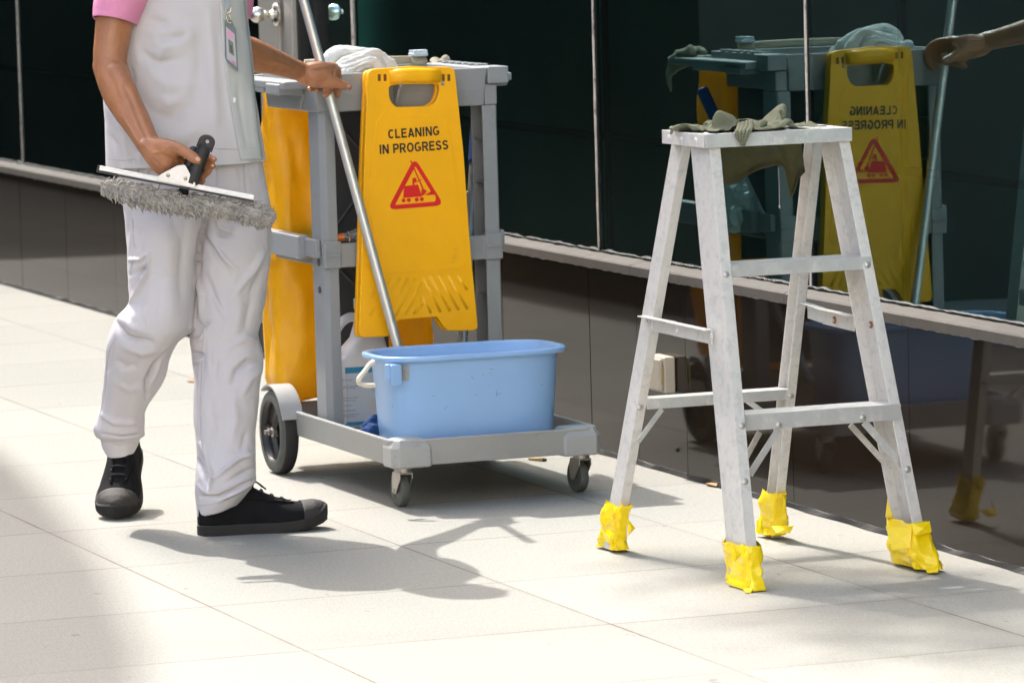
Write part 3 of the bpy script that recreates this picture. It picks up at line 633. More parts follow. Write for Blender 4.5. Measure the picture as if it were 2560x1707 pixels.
tri_o = r2([z3(1088, 1030), z3(1280, 1342), z3(910, 1372)], 22); tri_i = r2([z3(1088, 1090), z3(1238, 1322), z3(955, 1345)], 10)
tri_i2 = r2([z3(1093, 1086), z3(1196, 1252), z3(1150, 1276), z3(1222, 1272), z3(1228, 1300), z3(1222, 1318), z3(960, 1340)], 4)
ink([tri_o, tri_i2])
ink([[z3(1020, 1216), z3(1110, 1206), z3(1136, 1284), z3(1013, 1294)]], dx=.0002)
ink([[z3(1073, 1165), z3(1098, 1163), z3(1100, 1192), z3(1086, 1194), z3(1086, 1208), z3(1075, 1209)]], dx=.0003)
ink([[z3(1058, 1050), z3(1066, 1049), z3(1150, 1240), z3(1142, 1243)]], dx=.0004)
ink([[z3(1090, 1190), z3(1137, 1168), z3(1138, 1172), z3(1092, 1195)]], dx=.0005)
ink([[z3(1133, 1240), z3(1146, 1234), z3(1168, 1248), z3(1150, 1272), z3(1132, 1280)]], dx=.0006)
for x, y in ((1016, 1310), (1050, 1308), (1102, 1304), (1135, 1302)):
    ink([[(z3(x+13*math.cos(a), y+13*math.sin(a))) for a in np.linspace(0, 6.28, 20)[:-1]]], dx=.0002)

# ------------------------------------------------------------------ blue bucket on the deck
M_blue = mat('blue_plastic', (0.27, 0.46, 0.76), 0.3, var=0.03, vscale=6, dirt=((0.12, 0.22, 0.42), 38, 0.67, 0.5), spec=0.5, sss=0.0, bump=0.03, bscale=40)
bk = thing('bucket', (-10.09, -0.55, 0.12), 'rectangular light blue plastic bucket standing on the front deck of the cart', 'bucket')
def stad(cx, cy, hx, hy, z, n=64, p=3.6):
    out = []
    for i in range(n):
        a = 2*math.pi*(i+.5)/n; c, s_ = math.cos(a), math.sin(a)
        out.append(Vector((cx+hx*math.copysign(abs(c)**(2/p), c), cy+hy*math.copysign(abs(s_)**(2/p), s_), z)))
    return out
bx_, by_ = -10.085, -0.540
rings = [stad(bx_, by_, .105, .188, .119), stad(bx_, by_, .109, .193, .123), stad(bx_, by_, .111, .196, .17), stad(bx_, by_, .120, .2065, .318), stad(bx_, by_, .121, .2085, .321),
         stad(bx_, by_, .132, .2235, .322), stad(bx_, by_, .1345, .226, .325), stad(bx_, by_, .1345, .226, .331), stad(bx_, by_, .132, .2235, .334), stad(bx_, by_, .124, .2135, .334), stad(bx_, by_, .119, .2075, .329), stad(bx_, by_, .108, .193, .17), stad(bx_, by_, .104, .187, .127)]
obj('tub', MB().loft(rings), M_blue, bk, auto=50)
xl = bx_+.118
obj('handle_lug', MB().box((xl-.03, by_-.222, .284), (xl-.012, by_-.192, .320)).box((xl-.024, by_-.214, .271), (xl-.006, by_-.188, .319)), M_blue, bk, bevel=.003)
hpts = catmull([PX(*z5(x, y), -9.975) for x, y in ((238, 325), (205, 345), (165, 400), (120, 455), (118, 490), (160, 512), (240, 512))], 6)
obj('handle', MB().tube(hpts, [(0.009, 0.0055)]*len(hpts), 10, flat=(1, 0, 0)), mat('ivory_plastic', (0.66, 0.62, 0.53), 0.45, var=0.08, vscale=40, dirt=((0.45, 0.35, 0.2), 40, 0.55, 0.5)), bk, smooth=True)
gt = MB(); xa = []
for px_, py_ in ((346, 328), (414, 330), (416, 433), (350, 430)):
    q = PX(*z5(px_, py_), bx_+.1195); xa.append(q)
yv = [q.y for q in xa]
g1 = MB(); nn = 6; rg = []
for i in range(nn+1):
    y = -0.728+(i/nn)*0.021; row = []
    for z in (0.280, 0.3145):
        hx = .111+(z-.17)/(.318-.17)*.009; hy = .196+(z-.17)/(.318-.17)*.0105
        s_ = min(1, abs(y-by_)/hy); c_ = (1-s_**3.6)**(1/3.6); row.append(Vector((bx_+hx*c_+.0009, y, z)))
    rg.append(row)
g1.loft(rg, cap=False, closed=False)
obj('tape_patch', g1, mat('grey_tape', (0.30, 0.32, 0.33), 0.5, var=.1, vscale=80), bk, solid=.0006)

# mop poles
M_pole = mat('aluminium_tube', (0.60, 0.61, 0.60), 0.33, metal=0.75, var=0.06, vscale=12)
def pole(name, a, b, r, label, ext=0.0):
    a = Vector(a); b = Vector(b); d = (b-a).normalized(); b = b+d*ext; t = thing(name, a, label, 'mop handle'); o = obj('tube', MB().tube([a, b], r, 28), M_pole, t, smooth=False, auto=40); return t, a, b
p1 = PX(697*K, 0, -10.405); p2 = PX(915*K, 800*K, -10.315); d12 = (p2-p1).normalized()
t, a, b = pole('mop_handle', p2+d12*0.20, p1-d12*0.35, 0.0112, 'long aluminium mop handle gripped by the person, standing in the blue bucket')
obj('end_cap', MB().cap(b, b-d12*.02, .0122, .012), M_gpd, t)
hd = p2+d12*0.20
obj('mop_socket', MB().tube([hd-d12*.05, hd+d12*.005], [.014, .018], 16), M_gpd, t, smooth=True)
q1 = PX(1063*K, 772*K, -10.42); q0 = PY(1612*K, 205*K, 0.07+0.29); q0.y = -0.29; 
q0 = PY(1612*K, 205*K, 0.07+0.255); q0.y = -0.255; q1 = PX(1063*K, 780*K, -10.46); dd = (q0-q1).normalized()
t, a, b = pole('mop_handle', q1-dd*0.17, q0, 0.0115, 'second mop handle with a blue ribbed grip, leaning on the wall side of the cart')
gp = MB(); nseg = 26; pth = [q0-dd*0.17*i/nseg for i in range(nseg+1)]; gp.tube(pth, [.0155 if i % 2 else .0142 for i in range(nseg+1)], 18)
obj('grip', gp, mat('blue_rubber', (0.006, 0.055, 0.25), 0.5), t, smooth=True)

# ------------------------------------------------------------------ things lying on the cart
M_cloth = mat('white_cloth', (0.62, 0.63, 0.60), 0.9, var=0.05, vscale=20, bump=0.35, bscale=420, spec=0.15)
def rolls(paths, X, vox, name, sm=5, jit=0.0):
    mb = MB()
    for pts, r, dx in paths:
        rr_ = r if isinstance(r, (list, tuple)) else [r]*len(pts)
        P = [PX(*p, X+(dx[i] if isinstance(dx, (list, tuple)) else dx)) for i, p in enumerate(pts)]
        P2 = catmull(P, 5); R2 = np.interp(np.linspace(0, 1, len(P2)), np.linspace(0, 1, len(rr_)), rr_)
        mb.chain(P2, list(R2), 12)
    return remesh(mb, name, vox, sm)
me = rolls([([z3(520, 450), z3(545, 400), z3(580, 365), z3(650, 355), z3(720, 360)], [.018, .024, .022, .020, .018], -.02),
            ([z3(600, 440), z3(640, 420), z3(700, 390), z3(760, 365), z3(820, 350), z3(870, 375), z3(920, 420), z3(955, 455)], [.016, .018, .014, .013, .013, .013, .014, .012], .02),
            ([z3(590, 365), z3(680, 345), z3(760, 342), z3(830, 352), z3(900, 390), z3(950, 440)], [.010, .011, .010, .010, .011, .012], -.01),
            ([z3(640, 470), z3(700, 445), z3(760, 420), z3(820, 405), z3(850, 430), z3(870, 470)], [.016, .014, .012, .012, .014, .014], .04),
            ([z3(720, 470), z3(790, 460), z3(860, 455), z3(930, 465)], [.016, .018, .018, .012], .02),
            ([z3(560, 460), z3(620, 470), z3(680, 480)], [.016, .014, .012], .035),
            ([z3(600, 480), z3(760, 470), z3(930, 480)], [.026, .030, .02], -.03)], -10.52, 0.0022, 'white_cloth', 5)
crease(me, [([z3(700, 470), z3(740, 440), z3(800, 425)], 3, -.008), ([z3(560, 420), z3(620, 385), z3(680, 375)], 3, -.007), ([z3(600, 450), z3(690, 425), z3(760, 395), z3(830, 385)], 3, -.008), ([z3(580, 380), z3(650, 362), z3(740, 355)], 2.5, -.005),
            ([z3(840, 370), z3(880, 400), z3(900, 450)], 3, -.006), ([z3(760, 450), z3(800, 470)], 3, -.006), ([z3(640, 465), z3(660, 440)], 3, -.005), ([z3(780, 375), z3(860, 385), z3(910, 430)], 2.5, .004)], nz=[(.004, (30, 30, 50)), (.0015, (90, 90, 120))])
wc = obj('white_cloth', me, M_cloth, smooth=True); tag(wc, 'crumpled white cloth heaped on the top tray of the cart', 'cloth')
# wooden squeegee bar with a pale brush head, lying along the back of the top tray
br = thing('scrub_brush', PX(*z3(1000, 390), -10.77), 'beige handled scrub brush with pale blue ribbed head lying on the cart top', 'brush')
a = PX(*z3(370, 415), -10.765); b = PX(*z3(1160, 388), -10.765)
obj('stick', MB().tube([a, a.lerp(b, .5)+Vector((0, 0, .002)), b], [(.009, .006)]*3, 10, flat=(0, 0, 1)), mat('bare_wood', (0.42, 0.36, 0.25), 0.6, var=.12, stretch=(60, 4, 60)), br, smooth=True)
c_ = PX(*z3(1114, 352), -10.765); hb_ = MB().box((c_.x-.02, c_.y-.020, c_.z-.006), (c_.x+.02, c_.y+.018, c_.z+.003))
hd_ = obj('brush_head', hb_, mat('pale_blue_plastic', (0.45, 0.52, 0.56), 0.4), br, bevel=.003)
tb = MB()
for k in range(6): tb.box((c_.x-.018, c_.y-.018+k*.0062, c_.z+.003), (c_.x+.018, c_.y-.0142+k*.0062, c_.z+.009))
obj('rib', tb, bpy.data.materials['pale_blue_plastic'], hd_, bevel=.0008)
obj('bristles', MB().tube([PX(*z3(1065, 395), -10.76), PX(*z3(1120, 400), -10.76), PX(*z3(1160, 385), -10.76)], [(.006, .012), (.005, .012), (.007, .013)], 10), mat('bristle', (0.33, 0.28, 0.19), 0.8, var=.3, vscale=200), br, smooth=True)
# detergent jug
M_jug = mat('milky_plastic', (0.88, 0.88, 0.90), 0.35, var=.02, sss=.0, spec=.5)
jg = thing('detergent_jug', (-10.56, -0.635, .12), 'white plastic detergent jug with a side handle and printed label, on the cart deck', 'jug')
jx, jy = -10.56, -0.632
rg = [stad(jx, jy, .050, .062, .119, 48, 5), stad(jx, jy, .055, .068, .124, 48, 5), stad(jx, jy, .056, .069, .13, 48, 5), stad(jx, jy, .056, .069, .262, 48, 5), stad(jx, jy, .055, .068, .275, 48, 4.5), stad(jx, jy+.010, .050, .056, .292, 48, 3.5), stad(jx, jy+.022, .040, .038, .325, 48, 2.8), stad(jx, jy+.019, .028, .028, .355, 48, 2.2), stad(jx, jy+.017, .021, .021, .370, 48, 2), stad(jx, jy+.017, .021, .021, .392, 48, 2)]
body = obj('jug_body', MB().loft(rg), M_jug, jg, auto=50)
lp = catmull([Vector((jx, jy+dy, z)) for dy, z in ((.012, .362), (-.014, .374), (-.038, .364), (-.055, .342), (-.061, .315), (-.060, .285), (-.050, .262))], 6)
obj('jug_handle', MB().tube(lp, [(.0095, .012)]*len(lp), 14), M_jug, body, smooth=True)
obj('jug_cap', MB().cyl((jx, jy+.017, .404), (0, 0, 1), .024, .026, 28), mat('white_cap', (0.7, 0.7, 0.7), .4), jg, bevel=.002)
def panel(name, y0, y1, z0, z1, m_, dx, par):
    rg = []
    for i in range(9):
        y = y0+(y1-y0)*i/8; s_ = min(.999, abs(y-jy)/.069); c_ = (1-s_**5)**(1/5); rg.append([Vector((jx+.056*c_+dx, y, z)) for z in (z0, z1)])
    mb = MB().loft(rg, cap=False, closed=False); return obj(name, mb, m_, par)
lb = panel('label', jy-.064, jy+.064, .128, .262, mat('label_paper', (0.70, 0.76, 0.83), .4), .0008, jg)
panel('label_stripe', jy-.064, jy+.064, .248, .262, mat('label_blue', (0.05, 0.33, 0.55), .4), .0012, lb)
panel('label_stripe', jy-.064, jy+.064, .126, .134, bpy.data.materials['label_blue'], .0012, lb)
panel('label_panel', jy+.0, jy+.060, .150, .185, mat('label_white', (0.72, 0.74, 0.76), .4), .0013, lb)
M_prn = mat('grey_print', (0.22, 0.24, 0.27), .5)
pr = MB()
for z, a_, w_ in ((.232, -.058, .028), (.217, -.055, .04), (.213, -.058, .034), (.190, -.058, .04), (.184, -.058, .03), (.172, -.058, .02), (.160, -.058, .034), (.151, -.058, .04), (.146, -.058, .036), (.222, .014, .040), (.2175, .012, .044), (.213, .014, .040), (.2085, .012, .044), (.204, .014, .036)):
    for k in range(int(w_/.006)):
        y = jy+a_+k*.006; s_ = abs(y-jy)/.069; c_ = (1-s_**5)**(1/5)
        pr.box((jx+.056*c_+.0013, y, z), (jx+.056*c_+.0019, y+random.uniform(.003, .0052), z+.0016))
obj('fine_print', pr, M_prn, lb)['kind'] = 'stuff'
# clear bottle with orange cap on the shelf
bo = PX(*z4(478, 92), -10.46); ax = Vector((0.15, 1, 0.10)).normalized()
bt = thing('spray_bottle', bo, 'clear plastic bottle with orange cap lying on the middle shelf', 'bottle')
obj('cap', MB().revolve(bo-ax*.010, ax, [(0.0005, 0), (.0085, 0), (.0095, .002), (.0095, .020), (.0005, .020)], 24), mat('orange_plastic', (0.85, 0.20, 0.012), .35), bt, auto=35)
Mc = mat('clear_plastic', (0.85, 0.87, 0.88), .08, trans=.9, spec=.5)
obj('bottle_body', MB().revolve(bo+ax*.010, ax, [(.0005, 0), (.0085, 0), (.0085, .008), (.012, .010), (.012, .012), (.010, .014), (.018, .035), (.030, .060), (.032, .070), (.032, .15), (.030, .155), (.0005, .156)], 32), Mc, bt, auto=50)
# plastic bag
M_pb = mat('thin_plastic', (0.62, 0.72, 0.70), .25, alpha=.95, spec=.6)
mb = MB(); cb = PX(*z3(1466, 1430), -10.66)
for k in range(14):
    v_ = Vector((random.gauss(0, .028), random.gauss(0, .008), random.gauss(0, .018))); mb.ell(cb+v_, (.044, .028, .040), 14)
me = remesh(mb, 'plastic_bag', .003, 3); crease(me, [], nz=[(.010, (45, 45, 45)), (.005, (100, 100, 100))])
pb = obj('plastic_bag', me, M_pb, smooth=False); tag(pb, 'knotted translucent plastic bag stuffed on the wall side of the cart shelf', 'plastic bag')
me = rolls([([z5(140, 885), z5(200, 830), z5(262, 800), z5(300, 870)], [.010, .016, .02, .015], 0), ([z5(180, 890), z5(240, 850), z5(290, 900)], [.014, .014, .014], .02)], -10.17, .0022, 'blue_rag', 3)
crease(me, [], nz=[(.006, (60, 60, 60))])
br_ = obj('blue_rag', me, mat('navy_cloth', (0.008, 0.045, 0.16), .9, var=.3, vscale=60, bump=.6, bscale=300), smooth=True); tag(br_, 'dark blue rag crumpled on the cart deck beside the bucket', 'rag')

# ------------------------------------------------------------------ aluminium step ladder
M_lad = mat('painted_aluminium', (0.64, 0.625, 0.595), 0.42, metal=0.15, var=0.05, vscale=10, dirt=((0.45, 0.46, 0.45), 55, 0.50, 0.55), bump=0.14, bscale=90)
M_lad2 = mat('scuffed_aluminium', (0.55, 0.56, 0.555), 0.36, metal=0.35, var=0.09, vscale=22, dirt=((0.74, 0.72, 0.68), 30, 0.54, 0.7), bump=0.12, bscale=120)
M_rust = mat('rusty_bolt', (0.28, 0.10, 0.03), .7, var=.3, vscale=200)
LD = thing('step_ladder', (-8.77, -0.37, 0), 'paint-spattered aluminium step ladder with yellow taped feet, standing by the granite wall', 'step ladder')
def line_pt(A, Bv, z): t = (z-A.z)/(Bv.z-A.z); return A.lerp(Bv, t)
rails = {}
def rail(key, pb_, Xb, pt_, Xt, depth, fl, side, back, ztop):
    """side: -1 web faces the street (outer face -y), +1 web on the wall side; back: +1 depth runs towards +x"""
    A, Bt = PX(*pb_, Xb), PX(*pt_, Xt); A, Bt = line_pt(A, Bt, 0.004), line_pt(A, Bt, ztop); t_ = .0035; dx = back
    # corner A/B = outer corner of the outer flange
    prof = [(0, 0), (0, -side*fl), (dx*t_, -side*fl), (dx*t_, -side*t_), (dx*(depth-t_), -side*t_), (dx*(depth-t_), -side*fl), (dx*depth, -side*fl), (dx*depth, 0)]
    rg = [[P+Vector((a, b, 0)) for a, b in prof] for P in (A, A.lerp(Bt, .5), Bt)]
    o = obj('rail', MB().loft(rg), M_lad, LD, bevel=0.0008); rails[key] = (A, Bt); return o
ZT = 0.853
F = rail('F', (1865, 1373), -8.46, (1774, 370), -8.662, .098, .023, -1, -1, ZT)
Rr = rail('R', (2307, 1305), -8.51, (2124, 351), -8.662, .098, .023, 1, -1, ZT)
def lf_corner(): pass
# rear rails: corner given by the flange edge nearest the camera
Lr = rail('L', (1549, 1268), -9.04, (1706, 365), -8.835, .058, .020, -1, -1, ZT)
Br = rail('B', (1963, 1234), -9.04, (2059, 353), -8.835, .050, .020, 1, -1, ZT)
def at(key, z): A, Bt = rails[key]; return line_pt(A, Bt, z)
# cap
a0, a1 = PX(*z6(430, 365), -8.655), PX(*z6(1375, 310), -8.655); zc0 = a0.z
yl, yr = a0.y, a1.y; zt = (a0.z+a1.z)/2; cb0 = -8.875
cp = obj('top_plate', MB().box((cb0, yl+.001, zt-.0035), (-8.6555, yr-.001, zt)), M_lad, LD, bevel=.0006)
obj('front_apron', MB().box((-8.655, yl-.002, zt-.026), (-8.6515, yr+.002, zt+.001)), M_lad2, cp, bevel=.0008)
obj('end_apron', MB().box((cb0, yl-.0025, zt-.026), (-8.660, yl+.0005, zt+.0008)), M_lad, cp, bevel=.0008)
obj('end_apron', MB().box((cb0, yr-.0005, zt-.026), (-8.660, yr+.0025, zt+.0008)), M_lad, cp, bevel=.0008)
obj('rear_apron', MB().box((cb0-.0035, yl-.002, zt-.026), (cb0-.0005, yr+.002, zt+.001)), M_lad2, cp, bevel=.0008)
def rivet(p, n_, r=.006, par=None, m_=None, h=.0028):
    n_ = Vector(n_).normalized(); obj('rivet', MB().revolve(Vector(p), n_, [(r, -.001), (r, .0004), (r*.86, h*.6), (r*.5, h*.92), (.0003, h)], 14), m_ or M_zn2, par or LD, smooth=True)
M_zn2 = mat('rivet_steel', (0.50, 0.49, 0.46), .35, metal=.6, var=.1, vscale=100)
for x in (-8.84, -8.775, -8.70): rivet((x, yl-.0027, zt-.013), (0, -1, 0), par=cp, m_=M_lad)
for x, y in ((-8.84, yl+.02), (-8.70, yl+.02), (-8.70, yr-.02), (-8.70, yr-.05), (-8.84, yr-.02), (-8.84, yr-.06), (-8.70, yl+.15), (-8.69, yl+.19)): rivet((x, y, zt), (0, 0, 1), par=cp, m_=M_lad, r=.0065)
# treads between the front rails
def tread(zf, hgt, dep, name='tread'):
    L, R_ = at('F', zf), at('R', zf); x1 = (L.x+R_.x)/2-.004; y0 = L.y+.0036; y1 = R_.y-.0036
    t = MB(); 
    o = obj(name, t.box((x1-dep, y0, zf-.003), (x1-.0032, y1, zf)), M_lad, LD, bevel=.0006)
    obj('tread_front', MB().box((x1-.003, y0-.0+.0195, zf-hgt), (x1, y1, zf+.0006)), M_lad2, o, bevel=.0006)
    obj('tread_back', MB().box((x1-dep-.003, y0, zf-hgt), (x1-dep-.0002, y1, zf+.0006)), M_lad, o, bevel=.0006)
    return x1, y0, y1
def z_at(p, X): return PX(*p, X).z
zt1 = z_at(z6(1000, 1200), -8.57)+.001; zt2 = z_at(z7(1200, 572), -8.51)
x1a, _, _ = tread(zt1, .025, .075); x1b, ya, yb = tread(zt2, .031, .075)
# rear horizontal bar
zr = z_at(z7(690, 480), -8.985); Lp, Bp = at('L', zr), at('B', zr)
o = obj('rear_bar', MB().box((Lp.x-.058, Lp.y+.0038, zr-.003), (Lp.x-.008, Bp.y-.0038, zr)), M_lad, LD, bevel=.0006)
obj('bar_front', MB().box((Lp.x-.0075, Lp.y+.0205, zr-.021), (Lp.x-.0045, Bp.y-.0205, zr+.0006)), M_lad2, o, bevel=.0006)
def strap(pts, w, th, n_, m_=M_lad, name='brace', par=None):
    """flat bar through 3-D points, width w (in the plane perpendicular to n_)"""
    n_ = Vector(n_).normalized(); mb = MB(); P = [Vector(p) for p in pts]; d = (P[-1]-P[0]).normalized(); s_ = n_.cross(d).normalized()
    mb.prism([P[0]+s_*w/2-d*w*.3, P[-1]+s_*w/2+d*w*.3, P[-1]-s_*w/2+d*w*.3, P[0]-s_*w/2-d*w*.3], n_*th); return obj(name, mb, m_, par or LD, bevel=.0006)
def onp(p, X): return PX(*p, X)
strap([onp(z7(1005, 665), x1b-.008), onp(z7(868, 880), x1b-.003)], .014, .0025, (1, 0, 0), M_lad2)
strap([onp(z7(1452, 628), x1b-.008), onp(z7(1645, 845), x1b-.003)], .015, .0025, (1, 0, 0), M_lad2)
strap([onp(z7(1380, 640), x1b-.085), onp(z7(1578, 858), x1b-.085)], .012, .0025, (1, 0, 0), M_lad)
strap([onp(z7(910, 680), x1b-.085), onp(z7(850, 790), x1b-.085)], .012, .0025, (1, 0, 0), M_lad)
strap([onp(z7(412, 560), Lp.x-.012), onp(z7(300, 712), Lp.x-.006)], .011, .0025, (1, 0, 0), M_lad2)
strap([onp(z7(850, 512), Lp.x-.012), onp(z7(975, 600), Lp.x-.006)], .011, .0025, (1, 0, 0), M_lad2)
# spreaders
def spreader(p0, pm, p1, y, hgt, out, rusty=False):
    P = [PY(*q, y) for q in (p0, pm, p1)]
    for a, b, dy in ((P[0], P[1], 0), (P[1]-(P[2]-P[1])*.06, P[2], out*.003)):
        o = MB(); up = Vector((0, 0, hgt/2)); o.prism([a-up, b-up, b+up, a+up], (0, .0028, 0)); o.v = [v+Vector((0, dy, 0)) for v in o.v]
        base = obj('spreader', o, M_lad, LD, bevel=.0006)
        f = MB(); f.prism([a+up+Vector((0, dy, .0003)), b+up+Vector((0, dy, .0003)), b+up+Vector((0, dy+.017*(-1 if y < -.5 else -1), .0003)), a+up+Vector((0, dy-.017, .0003))], (0, 0, .0025)); obj('spreader_flange', f, M_lad, base, bevel=.0005)
    return P
yS = at('F', .5).y-.004-.0025
Ps = spreader(z7(332, 118), z7(492, 150), z7(675, 190), yS-.001, .027, -1)
for q in (z7(337, 118), z7(490, 155), z7(668, 185)): P_ = PY(*q, yS-.004); rivet(P_, (0, -1, 0), par=LD, m_=M_lad, r=.007)
yS2 = at('R', .5).y-.006
spreader(z7(1158, 55), z7(1250, 85), z7(1400, 120), yS2-.012, .031, -1)
for q in (z7(1295, 102), z7(1480, 126)): rivet(PY(*q, yS2-.016 if q == z7(1295, 102) else yS2-.001), (0, -1, 0), r=.0075, m_=M_rust, h=.004); rivet(PY(*q, yS2-.0165 if q == z7(1295, 102) else yS2-.0015), (0, -1, 0), r=.0045, m_=M_zn2, h=.0055)
for k, q in (('F', z6(563, 1272)), ('F', z7(825, 640)), ('F', z7(840, 925)), ('R', z6(1487, 1207)), ('R', z7(1608, 577)), ('R', z7(1668, 862)), ('L', z7(305, 545)), ('B', z7(1073, 487))):
    A, Bt = rails[k]; X0 = A.x+(Bt.x-A.x)*.4; P_ = PX(*q, X0)
    for _ in range(4): X0 = at(k, P_.z).x; P_ = PX(*q, X0)
    rivet(P_, (1, 0, .1), r=.0072)
for q in (z7(1012, 637), z7(1440, 600)): rivet(PX(*q, x1b+.0002), (1, 0, 0), r=.0072)
rivet(PX(*z7(1578, 858), x1b-.081), (1, 0, 0), r=.005)
# crumpled yellow tape round the feet
M_tape = mat('yellow_pvc_tape', (0.90, 0.66, 0.004), 0.26, var=.04, vscale=14, bump=.25, bscale=55, spec=.5, dirt=((0.45, 0.30, 0.01), 30, .68, .4))
def wrap(key, depth, fl, side, outline, Xc, seed, flaps=()):
    """a sock of crumpled tape: left and right silhouettes of the photo give its girth at each height"""
    rings = []; n = 44; N = 26; rnd = random.Random(seed)
    zs = [PX(*q, Xc).z for q, _ in outline]; 
    ys0 = [PX(*q, Xc).y for q, _ in outline]; ys1 = [PX(*q, Xc).y for _, q in outline]
    for j in range(N):
        t = j/(N-1); z = max(.001, zs[0]+(zs[-1]-zs[0])*t); u = [(zs[0]-v)/(zs[0]-zs[-1]) for v in zs]
        y0 = np.interp(t, u, ys0); y1 = np.interp(t, u, ys1); Pc = at(key, max(z, .004)); xc = Pc.x-depth/2-.001
        # footprint: box round the rail; seen width = dy + .372*dx
        dxx = depth/2+.010+.006*t; wy = ((y1-y0)-.372*2*dxx*.9)/2; wy = max(wy, fl/2+.006); yc = (y0+y1)/2-.0+(-.372)*(xc-Xc)*-1*0
        yc = (y0+y1)/2+.372*(Xc-xc)*-1*-1
        ring = []
        for i in range(n):
            a = 2*math.pi*(i+.5)/n; p = 5.0; c, s_ = math.cos(a), math.sin(a)
            q = Vector((xc+dxx*math.copysign(abs(c)**(2/p), c), yc+wy*math.copysign(abs(s_)**(2/p), s_), z))
            k = noise.noise(Vector((q.x*28+seed, q.y*28, q.z*16)))*.016+abs(noise.noise(Vector((q.x*60, q.y*60+seed, q.z*45))))*.010
            k *= (.45+.8*t); dr_ = Vector((c, s_, 0)); q = q+dr_*k
            if j == 0: q.z += noise.noise(Vector((i*.35, seed, 2)))*.012
            ring.append(q)
        rings.append(ring)
    mb = MB().loft(rings, cap=False)
    lo = rings[-1]; cc = sum(lo, Vector())/n; mb.add(lo+[Vector((cc.x, cc.y, .0008))], [(i, (i+1) % n, n) for i in range(n)])
    o = obj('foot_wrap', mb, M_tape, LD, auto=28)
    for fl_ in flaps:
        P = [PX(*q, X_) for q, X_ in fl_]
        c0 = sum(P, Vector())/len(P)+Vector((.006, 0, 0)); f = MB().add(P+[c0], [(i, (i+1) % len(P), len(P)) for i in range(len(P))]); obj('tape_flap', f, M_tape, o, solid=.0008)
    return o
wrap('F', .098, .023, -1, [(z7(757, 1262), z7(912, 1268)), (z7(757, 1340), z7(920, 1330)), (z7(756, 1400), z7(930, 1390)), (z7(760, 1478), z7(950, 1470))], -8.45, 3,
     [[(z7(780, 1255), -8.435), (z7(825, 1290), -8.43), (z7(790, 1330), -8.43), (z7(765, 1320), -8.44)], [(z7(830, 1470), -8.44), (z7(880, 1465), -8.42), (z7(870, 1490), -8.41), (z7(845, 1489), -8.41)]])
wrap('R', .098, .023, 1, [(z7(1585, 1150), z7(1782, 1125)), (z7(1590, 1230), z7(1795, 1220)), (z7(1600, 1300), z7(1808, 1290)), (z7(1625, 1375), z7(1820, 1385))], -8.50, 11,
     [[(z7(1556, 1150), -8.53), (z7(1690, 1160), -8.50), (z7(1680, 1260), -8.49), (z7(1590, 1270), -8.51)], [(z7(1690, 1135), -8.49), (z7(1780, 1125), -8.495), (z7(1790, 1180), -8.48), (z7(1700, 1200), -8.48)], [(z7(1760, 1375), -8.47), (z7(1822, 1340), -8.48), (z7(1824, 1384), -8.44), (z7(1770, 1388), -8.45)], [(z7(1568, 1000), -8.62), (z7(1590, 1090), -8.60), (z7(1595, 1150), -8.60), (z7(1556, 1100), -8.63)]])
wrap('L', .058, .020, -1, [(z7(155, 1045), z7(243, 1058)), (z7(125, 1090), z7(248, 1110)), (z7(100, 1180), z7(258, 1200)), (z7(85, 1240), z7(250, 1250)), (z7(120, 1280), z7(232, 1284))], -9.05, 21,
     [[(z7(240, 1110), -9.03), (z7(282, 1160), -9.03), (z7(262, 1180), -9.03), (z7(245, 1200), -9.03)], [(z7(160, 1042), -9.04), (z7(110, 1110), -9.06), (z7(125, 1150), -9.05), (z7(170, 1120), -9.03)]])
wrap('B', .050, .020, 1, [(z7(945, 980), z7(1045, 990)), (z7(930, 1040), z7(1048, 1050)), (z7(915, 1120), z7(1055, 1110)), (z7(905, 1180), z7(1060, 1170)), (z7(910, 1205), z7(1035, 1213))], -9.05, 33,
     [[(z7(975, 1150), -9.02), (z7(1090, 1145), -9.00), (z7(1070, 1185), -8.99), (z7(1000, 1185), -9.00)], [(z7(898, 1120), -9.06), (z7(925, 1110), -9.05), (z7(930, 1190), -9.04), (z7(903, 1190), -9.05)], [(z7(1030, 985), -9.03), (z7(1050, 1000), -9.03), (z7(1048, 1050), -9.02), (z7(1035, 1060), -9.02)]])

# green rag thrown over the ladder
M_grn = mat('green_towel', (0.215, 0.225, 0.155), .95, var=.14, vscale=30, bump=.8, bscale=520, spec=.1)
def fold_g(u, v):
    n1 = noise.noise(Vector((u*3.1, v*2.3, 4.2))); n2 = noise.noise(Vector((u*7, v*5, 1.7)))
    y = yl+.020+u*.222+.0*v+.012*math.sin(v*7+1)*(1-u)+.012*n2
    x = -8.870+v*.205+.018*n1-.02*math.sin(u*9)*.5
    z = zt+.026+.028*math.sin(u*21+v*5+2.5*n1)+.012*math.sin(v*17+u*4)+.010*n2
    return Vector((x, y, max(zt+.004, z)))
me = cloth_drop('heap', fold_g, 60, 46, [MB().box((cb0-.004, yl-.003, zt-.03), (-8.6515, yr+.003, zt+.0005))], 12)
gr_ = thing('green_rag', (-8.76, -0.42, zt), 'damp sage green rag draped over the ladder top, hanging behind the apron', 'rag')
obj('heap', me, M_grn, gr_, smooth=True, solid=.0022, subsurf=1)
